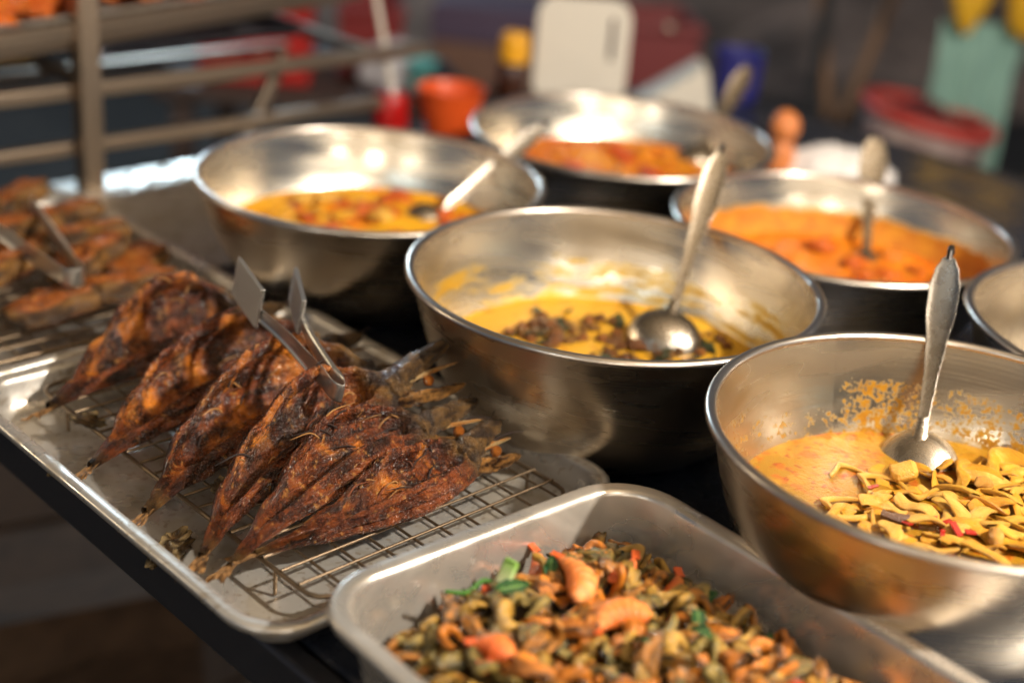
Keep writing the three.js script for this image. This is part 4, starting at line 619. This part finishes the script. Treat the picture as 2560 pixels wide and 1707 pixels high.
{ // brown sauce bottle with a yellow cap
  const t = thing('sauce_bottle', 'brown sauce bottle with a yellow cap, left of the cutting board', 'bottle', new THREE.Vector3(-0.036, TOP, -2.28));
  part('bottle_glass', lathe(smoothProfile([[0, 0.001], [0.024, 0.001], [0.027, 0.006], [0.027, 0.035], [0.023, 0.055], [0.019, 0.068]], 30), 40), phy({ color: rgb(58, 30, 18), roughness: 0.12, clearcoat: 0.6 }), t);
  part('cap', lathe(smoothProfile([[0.022, 0.066], [0.0235, 0.07], [0.0225, 0.105], [0.02, 0.112], [0, 0.113]], 24), 40), std({ color: rgb(226, 160, 30), roughness: 0.4 }), t);
}
single('blue_tub', lathe(smoothProfile([[0, 0.001], [0.034, 0.001], [0.037, 0.006], [0.042, 0.085], [0.043, 0.088], [0.04, 0.088], [0.034, 0.01], [0, 0.006]], 40), 40), std({ color: rgb(34, 34, 104), roughness: 0.45 }), 'dark blue plastic tub at the far corner of the table', 'tub', new THREE.Vector3(0.345, TOP, -2.42));
{ const t = thing('squeeze_bottle', 'small orange bottle with a round cap behind the farthest bowl', 'bottle', new THREE.Vector3(0.362, TOP, -1.99)); const om = std({ color: rgb(206, 122, 66), roughness: 0.5 });
  part('bottle_body', lathe(smoothProfile([[0, 0.001], [0.018, 0.001], [0.02, 0.006], [0.019, 0.04], [0.014, 0.052]], 24), 32), om, t); part('cap', blob(1, 0.021, 0.024, 0.021, 0.04, 1, () => [1, 1, 1], 24, 16).translate(0, 0.072, 0), om, t); }
{ const g = grid(60, 30, (u, v) => { const th = v * Math.PI / 2, ph = u * 2 * Math.PI, k = 1 + 0.22 * fbm(Math.cos(ph) * 3, v * 4, Math.sin(ph) * 3, 4) + 0.1 * Math.abs(nz(Math.cos(ph) * 8, v * 9, Math.sin(ph) * 8)); return [Math.sin(th) * Math.cos(ph) * 0.085 * k, Math.cos(th) * 0.045 * k, Math.sin(th) * Math.sin(ph) * 0.05 * k]; }, true);
  single('plastic_bag', g, phy({ color: rgb(226, 218, 214), roughness: 0.3, clearcoat: 0.4, side: THREE.DoubleSide }), 'crumpled white plastic bag behind the bowl with the tide mark', 'bag', new THREE.Vector3(0.445, TOP + 0.0, -2.0)); }

// ---------------------------------------------------------------- beyond the stall
const V3 = (x, y, z) => new THREE.Vector3(x, y, z);
{
  const wood = std({ color: rgb(70, 56, 52), roughness: 0.7 }), t = thing('side_table', 'dark low side table behind the stall, piled with goods', 'table', V3(-0.2, 0, -2.98));
  part('table_top', new RoundedBoxGeometry(1.1, 0.03, 0.5, 2, 0.005).translate(0, 0.695, 0), wood, t);
  for (const sx of [-1, 1]) for (const sz of [-1, 1]) part('leg', new RoundedBoxGeometry(0.04, 0.68, 0.04, 2, 0.004).translate(sx * 0.5, 0.34, sz * 0.2), wood, t);
  const crate = (label, x, z, w, h, d, col, y = 0.711) => { const c = thing('plastic_crate', label, 'crate', V3(x, y, z), 0.12), m = std({ color: col, roughness: 0.5 }); for (const s of [-1, 1]) { part('side_panel', new RoundedBoxGeometry(w, h, 0.006, 2, 0.002).translate(0, h / 2, s * (d / 2 - 0.003)), m, c); part('end_panel', new RoundedBoxGeometry(0.006, h, d - 0.014, 2, 0.002).translate(s * (w / 2 - 0.003), h / 2, 0), m, c); } part('bottom', new RoundedBoxGeometry(w - 0.014, 0.006, d - 0.014, 2, 0.002).translate(0, 0.003, 0), m, c); part('handle_bar', new RoundedBoxGeometry(w + 0.012, 0.016, 0.014, 2, 0.004).translate(0, h - 0.012, d / 2 + 0.008), m, c); };
  crate('bright red plastic crate behind the shelf rack', -0.58, -2.95, 0.22, 0.17, 0.3, rgb(176, 26, 20)); crate('dark red plastic crate right of the brighter one', -0.36, -3.05, 0.13, 0.15, 0.26, rgb(120, 26, 26));
  crate('maroon crate behind the foam box', 0.235, -3.0, 0.17, 0.17, 0.2, rgb(112, 40, 42));
  const bag = blob(5, 0.06, 0.05, 0.05, 0.5, 1.4, () => [1, 1, 1], 30, 20).translate(0, 0.05, 0); single('paper_bundle', bag, std({ color: rgb(190, 186, 192), roughness: 0.8 }), 'pale grey crumpled bundle beside the cream spoon', 'bundle', V3(-0.29, 0.711, -2.82));
  single('cyan_cup', lathe(smoothProfile([[0, 0.001], [0.024, 0.001], [0.03, 0.05], [0.034, 0.078], [0.032, 0.078], [0.027, 0.05], [0, 0.006]], 30), 36), std({ color: rgb(120, 206, 210), roughness: 0.5 }), 'pale cyan cup behind the red sauce jar', 'cup', V3(-0.218, 0.711, -2.78));
  const bx = (name, label, x, y, z, w, h, d, col, turn = 0) => single(name, new RoundedBoxGeometry(w, h, d, 2, 0.006), std({ color: col, roughness: 0.6 }), label, 'box', V3(x, y + h / 2, z), turn);
  bx('carton', 'dark purple carton behind the bottle with the yellow cap', -0.075, 0.80, -3.02, 0.28, 0.075, 0.2, rgb(70, 56, 78), -0.1); bx('carton', 'brown carton under the dark purple one', -0.06, 0.711, -3.02, 0.30, 0.088, 0.2, rgb(104, 76, 64), -0.12);
  single('blue_pipe', bar(V3(-0.19, 0.80, -2.74), V3(-0.10, 0.716, -2.72), 0.02, 0.02, 0.006), std({ color: rgb(34, 74, 104), roughness: 0.5 }), 'blue pipe leaning at a slant behind the orange cup', 'pipe');
  single('steel_ball_knob', new THREE.SphereGeometry(0.012, 24, 16), std({ color: rgb(236, 214, 190), metalness: 1, roughness: 0.12 }), 'small shiny steel knob glinting in front of the maroon crate', 'knob', V3(0.263, 0.875, -2.89));
}
{ // cartons on the ground under the table
  const card = dataTex(256, 256, (u, v) => { const n = 1 + 0.16 * tileN(u, v, 2, 2, 3) + 0.12 * tileN(u, v, 1, 30, 6); return [92 * n, 70 * n, 52 * n]; }, true);
  for (const [label, x, z, w, h, d, turn] of [['worn brown carton on the ground under the table, left', -0.62, -1.66, 0.36, 0.32, 0.3, 0.5], ['flat brown carton on the ground under the fish tray', -0.36, -1.42, 0.36, 0.2, 0.28, 0.9]]) { const c = thing('cardboard_carton', label, 'carton', V3(x, 0, z), turn), m = std({ map: card, roughness: 0.85 }); part('box_body', new RoundedBoxGeometry(w, h, d, 2, 0.004).translate(0, h / 2, 0), m, c); for (const s2 of [-1, 1]) part('flap', new RoundedBoxGeometry(w * 0.98, 0.004, d * 0.46, 1, 0.001).translate(0, 0, s2 * d * 0.23).rotateX(-s2 * 0.25).translate(0, h + 0.004, s2 * d * 0.26), m, c); }
}
{ // basket on a stool
  const st = thing('low_stool', 'dark wooden stool under the red rimmed basket', 'stool', V3(0.79, 0, -2.9)), wood = std({ color: rgb(64, 48, 44), roughness: 0.7 });
  part('seat', new RoundedBoxGeometry(0.36, 0.03, 0.34, 2, 0.006).translate(0, 0.485, 0), wood, st); for (const sx of [-1, 1]) for (const sz of [-1, 1]) part('leg', new RoundedBoxGeometry(0.035, 0.47, 0.035, 2, 0.004).translate(sx * 0.15, 0.235, sz * 0.14), wood, st);
  const b = thing('round_basket', 'round pale basket with a red rim and dark goods inside', 'basket', V3(0.775, 0.515, -2.88)); b.rotation.z = -0.16;
  part('wall', lathe(smoothProfile([[0.09, 0.0], [0.11, 0.06], [0.125, 0.15], [0.13, 0.23]], 24), 60), std({ color: rgb(150, 126, 122), roughness: 0.6, side: THREE.DoubleSide }), b); part('bottom', new THREE.CylinderGeometry(0.088, 0.088, 0.006, 40).translate(0, 0.003, 0), wood, b);
  part('rim', new THREE.TorusGeometry(0.131, 0.013, 14, 64).rotateX(Math.PI / 2).translate(0, 0.232, 0), std({ color: rgb(176, 58, 50), roughness: 0.5 }), b);
  for (let i = 0; i < 9; i++) { const a = i / 9 * 6.283; part('slat', new RoundedBoxGeometry(0.03, 0.17, 0.005, 2, 0.002).rotateX(0.09).translate(0, 0.115, 0.122).rotateY(a), std({ color: i % 2 ? rgb(60, 44, 46) : rgb(176, 156, 150), roughness: 0.6 }), b); }
  single('dark_red_bundle', blob(8, 0.085, 0.07, 0.085, 0.35, 1.6, (x, y, z, q) => mix3(lin(110, 20, 26), lin(60, 34, 32), clamp(q - 0.4)), 30, 20), std({ vertexColors: true, roughness: 0.7 }), 'dark red cloth bundle inside the basket', 'bundle', V3(0.80, 0.70, -2.88));
}
{ // rail with a teal cloth and yellow bags
  const r = thing('hanging_rail', 'steel rail on two posts behind the right end of the stall', 'rail', V3(1.0, 0, -3.02)); part('rail', new THREE.CylinderGeometry(0.012, 0.012, 1.1, 12).rotateZ(Math.PI / 2).translate(0.16, 1.25, 0), M.dark, r); for (const x of [0.72]) part('post', new THREE.CylinderGeometry(0.014, 0.014, 1.25, 12).translate(x, 0.625, 0), M.dark, r); part('post', new THREE.CylinderGeometry(0.014, 0.014, 1.25, 12).translate(-0.4, 0.625, -0.02), M.dark, r);
  const cl = grid(60, 50, (u, v) => { const w = lerp(0.086, 0.078, v), x = (u - 0.5) * 2 * w, rd = 0.05 * sstep(0.86, 1, u) * sstep(0.22, 0, v); return [x, -v * 0.5 - rd, 0.016 * Math.sin(u * 15 + 1.5 * nz(v * 3, u * 2, 1)) * (0.4 + 0.6 * v) + 0.006 * nz(u * 6, v * 6, 3)]; });
  const tw = thing('teal_cloth', 'teal cloth hanging in soft folds behind the red rimmed basket', 'cloth', V3(0.912, 0.925, -2.97)); part('sheet', cl, std({ color: rgb(124, 158, 148), roughness: 0.9, side: THREE.DoubleSide }), tw); for (const s of [-1, 1]) part('string', new THREE.CylinderGeometry(0.002, 0.002, 0.34, 6).translate(s * 0.06, 0.17, -0.02), M.dark, tw);
  for (const [lab, x, w] of [['yellow bag above the teal cloth, left one', 0.862, 0.085], ['yellow bag above the teal cloth at the picture corner', 0.99, 0.115]]) single('yellow_bag', blob(x * 9, w * 0.62, 0.15, 0.035, 0.12, 1.4, () => [1, 1, 1], 30, 24), std({ color: rgb(206, 158, 36), roughness: 0.5 }), lab, 'bag', V3(x, 1.065, -2.92), 0, 'yellow bags on the rail');
}
{ // wooden folding stand and dark cloth, a street wall far behind
  const t = thing('folding_stand', 'tan wooden folding stand behind the bowl with the tide mark', 'stand', V3(0.72, 0, -3.35)), wd = std({ color: rgb(120, 88, 62), roughness: 0.7 });
  part('leg', bar(V3(-0.12, 0, 0), V3(0.12, 1.05, 0.0), 0.03, 0.022), wd, t); part('leg', bar(V3(0.12, 0, 0.03), V3(-0.12, 1.05, 0.03), 0.03, 0.022), wd, t); part('top_bar', bar(V3(-0.16, 1.06, 0.015), V3(0.16, 1.06, 0.015), 0.04, 0.02), wd, t);
  const wallTex = dataTex(256, 256, (u, v) => { const n = 1 + 0.35 * tileN(u, v, 2, 2, 3) + 0.25 * tileN(u, v, 9, 9, 6); return [118 * n, 102 * n, 94 * n]; }, true, [4, 2]);
  single('street_wall', new THREE.BoxGeometry(14, 3.2, 0.25).translate(0, 1.6, 0), std({ map: wallTex, roughness: 0.9 }), 'plain grey brown wall across the street behind the stall', 'wall', V3(0.5, 0, -6.2));
}
renderer.render(scene, camera);
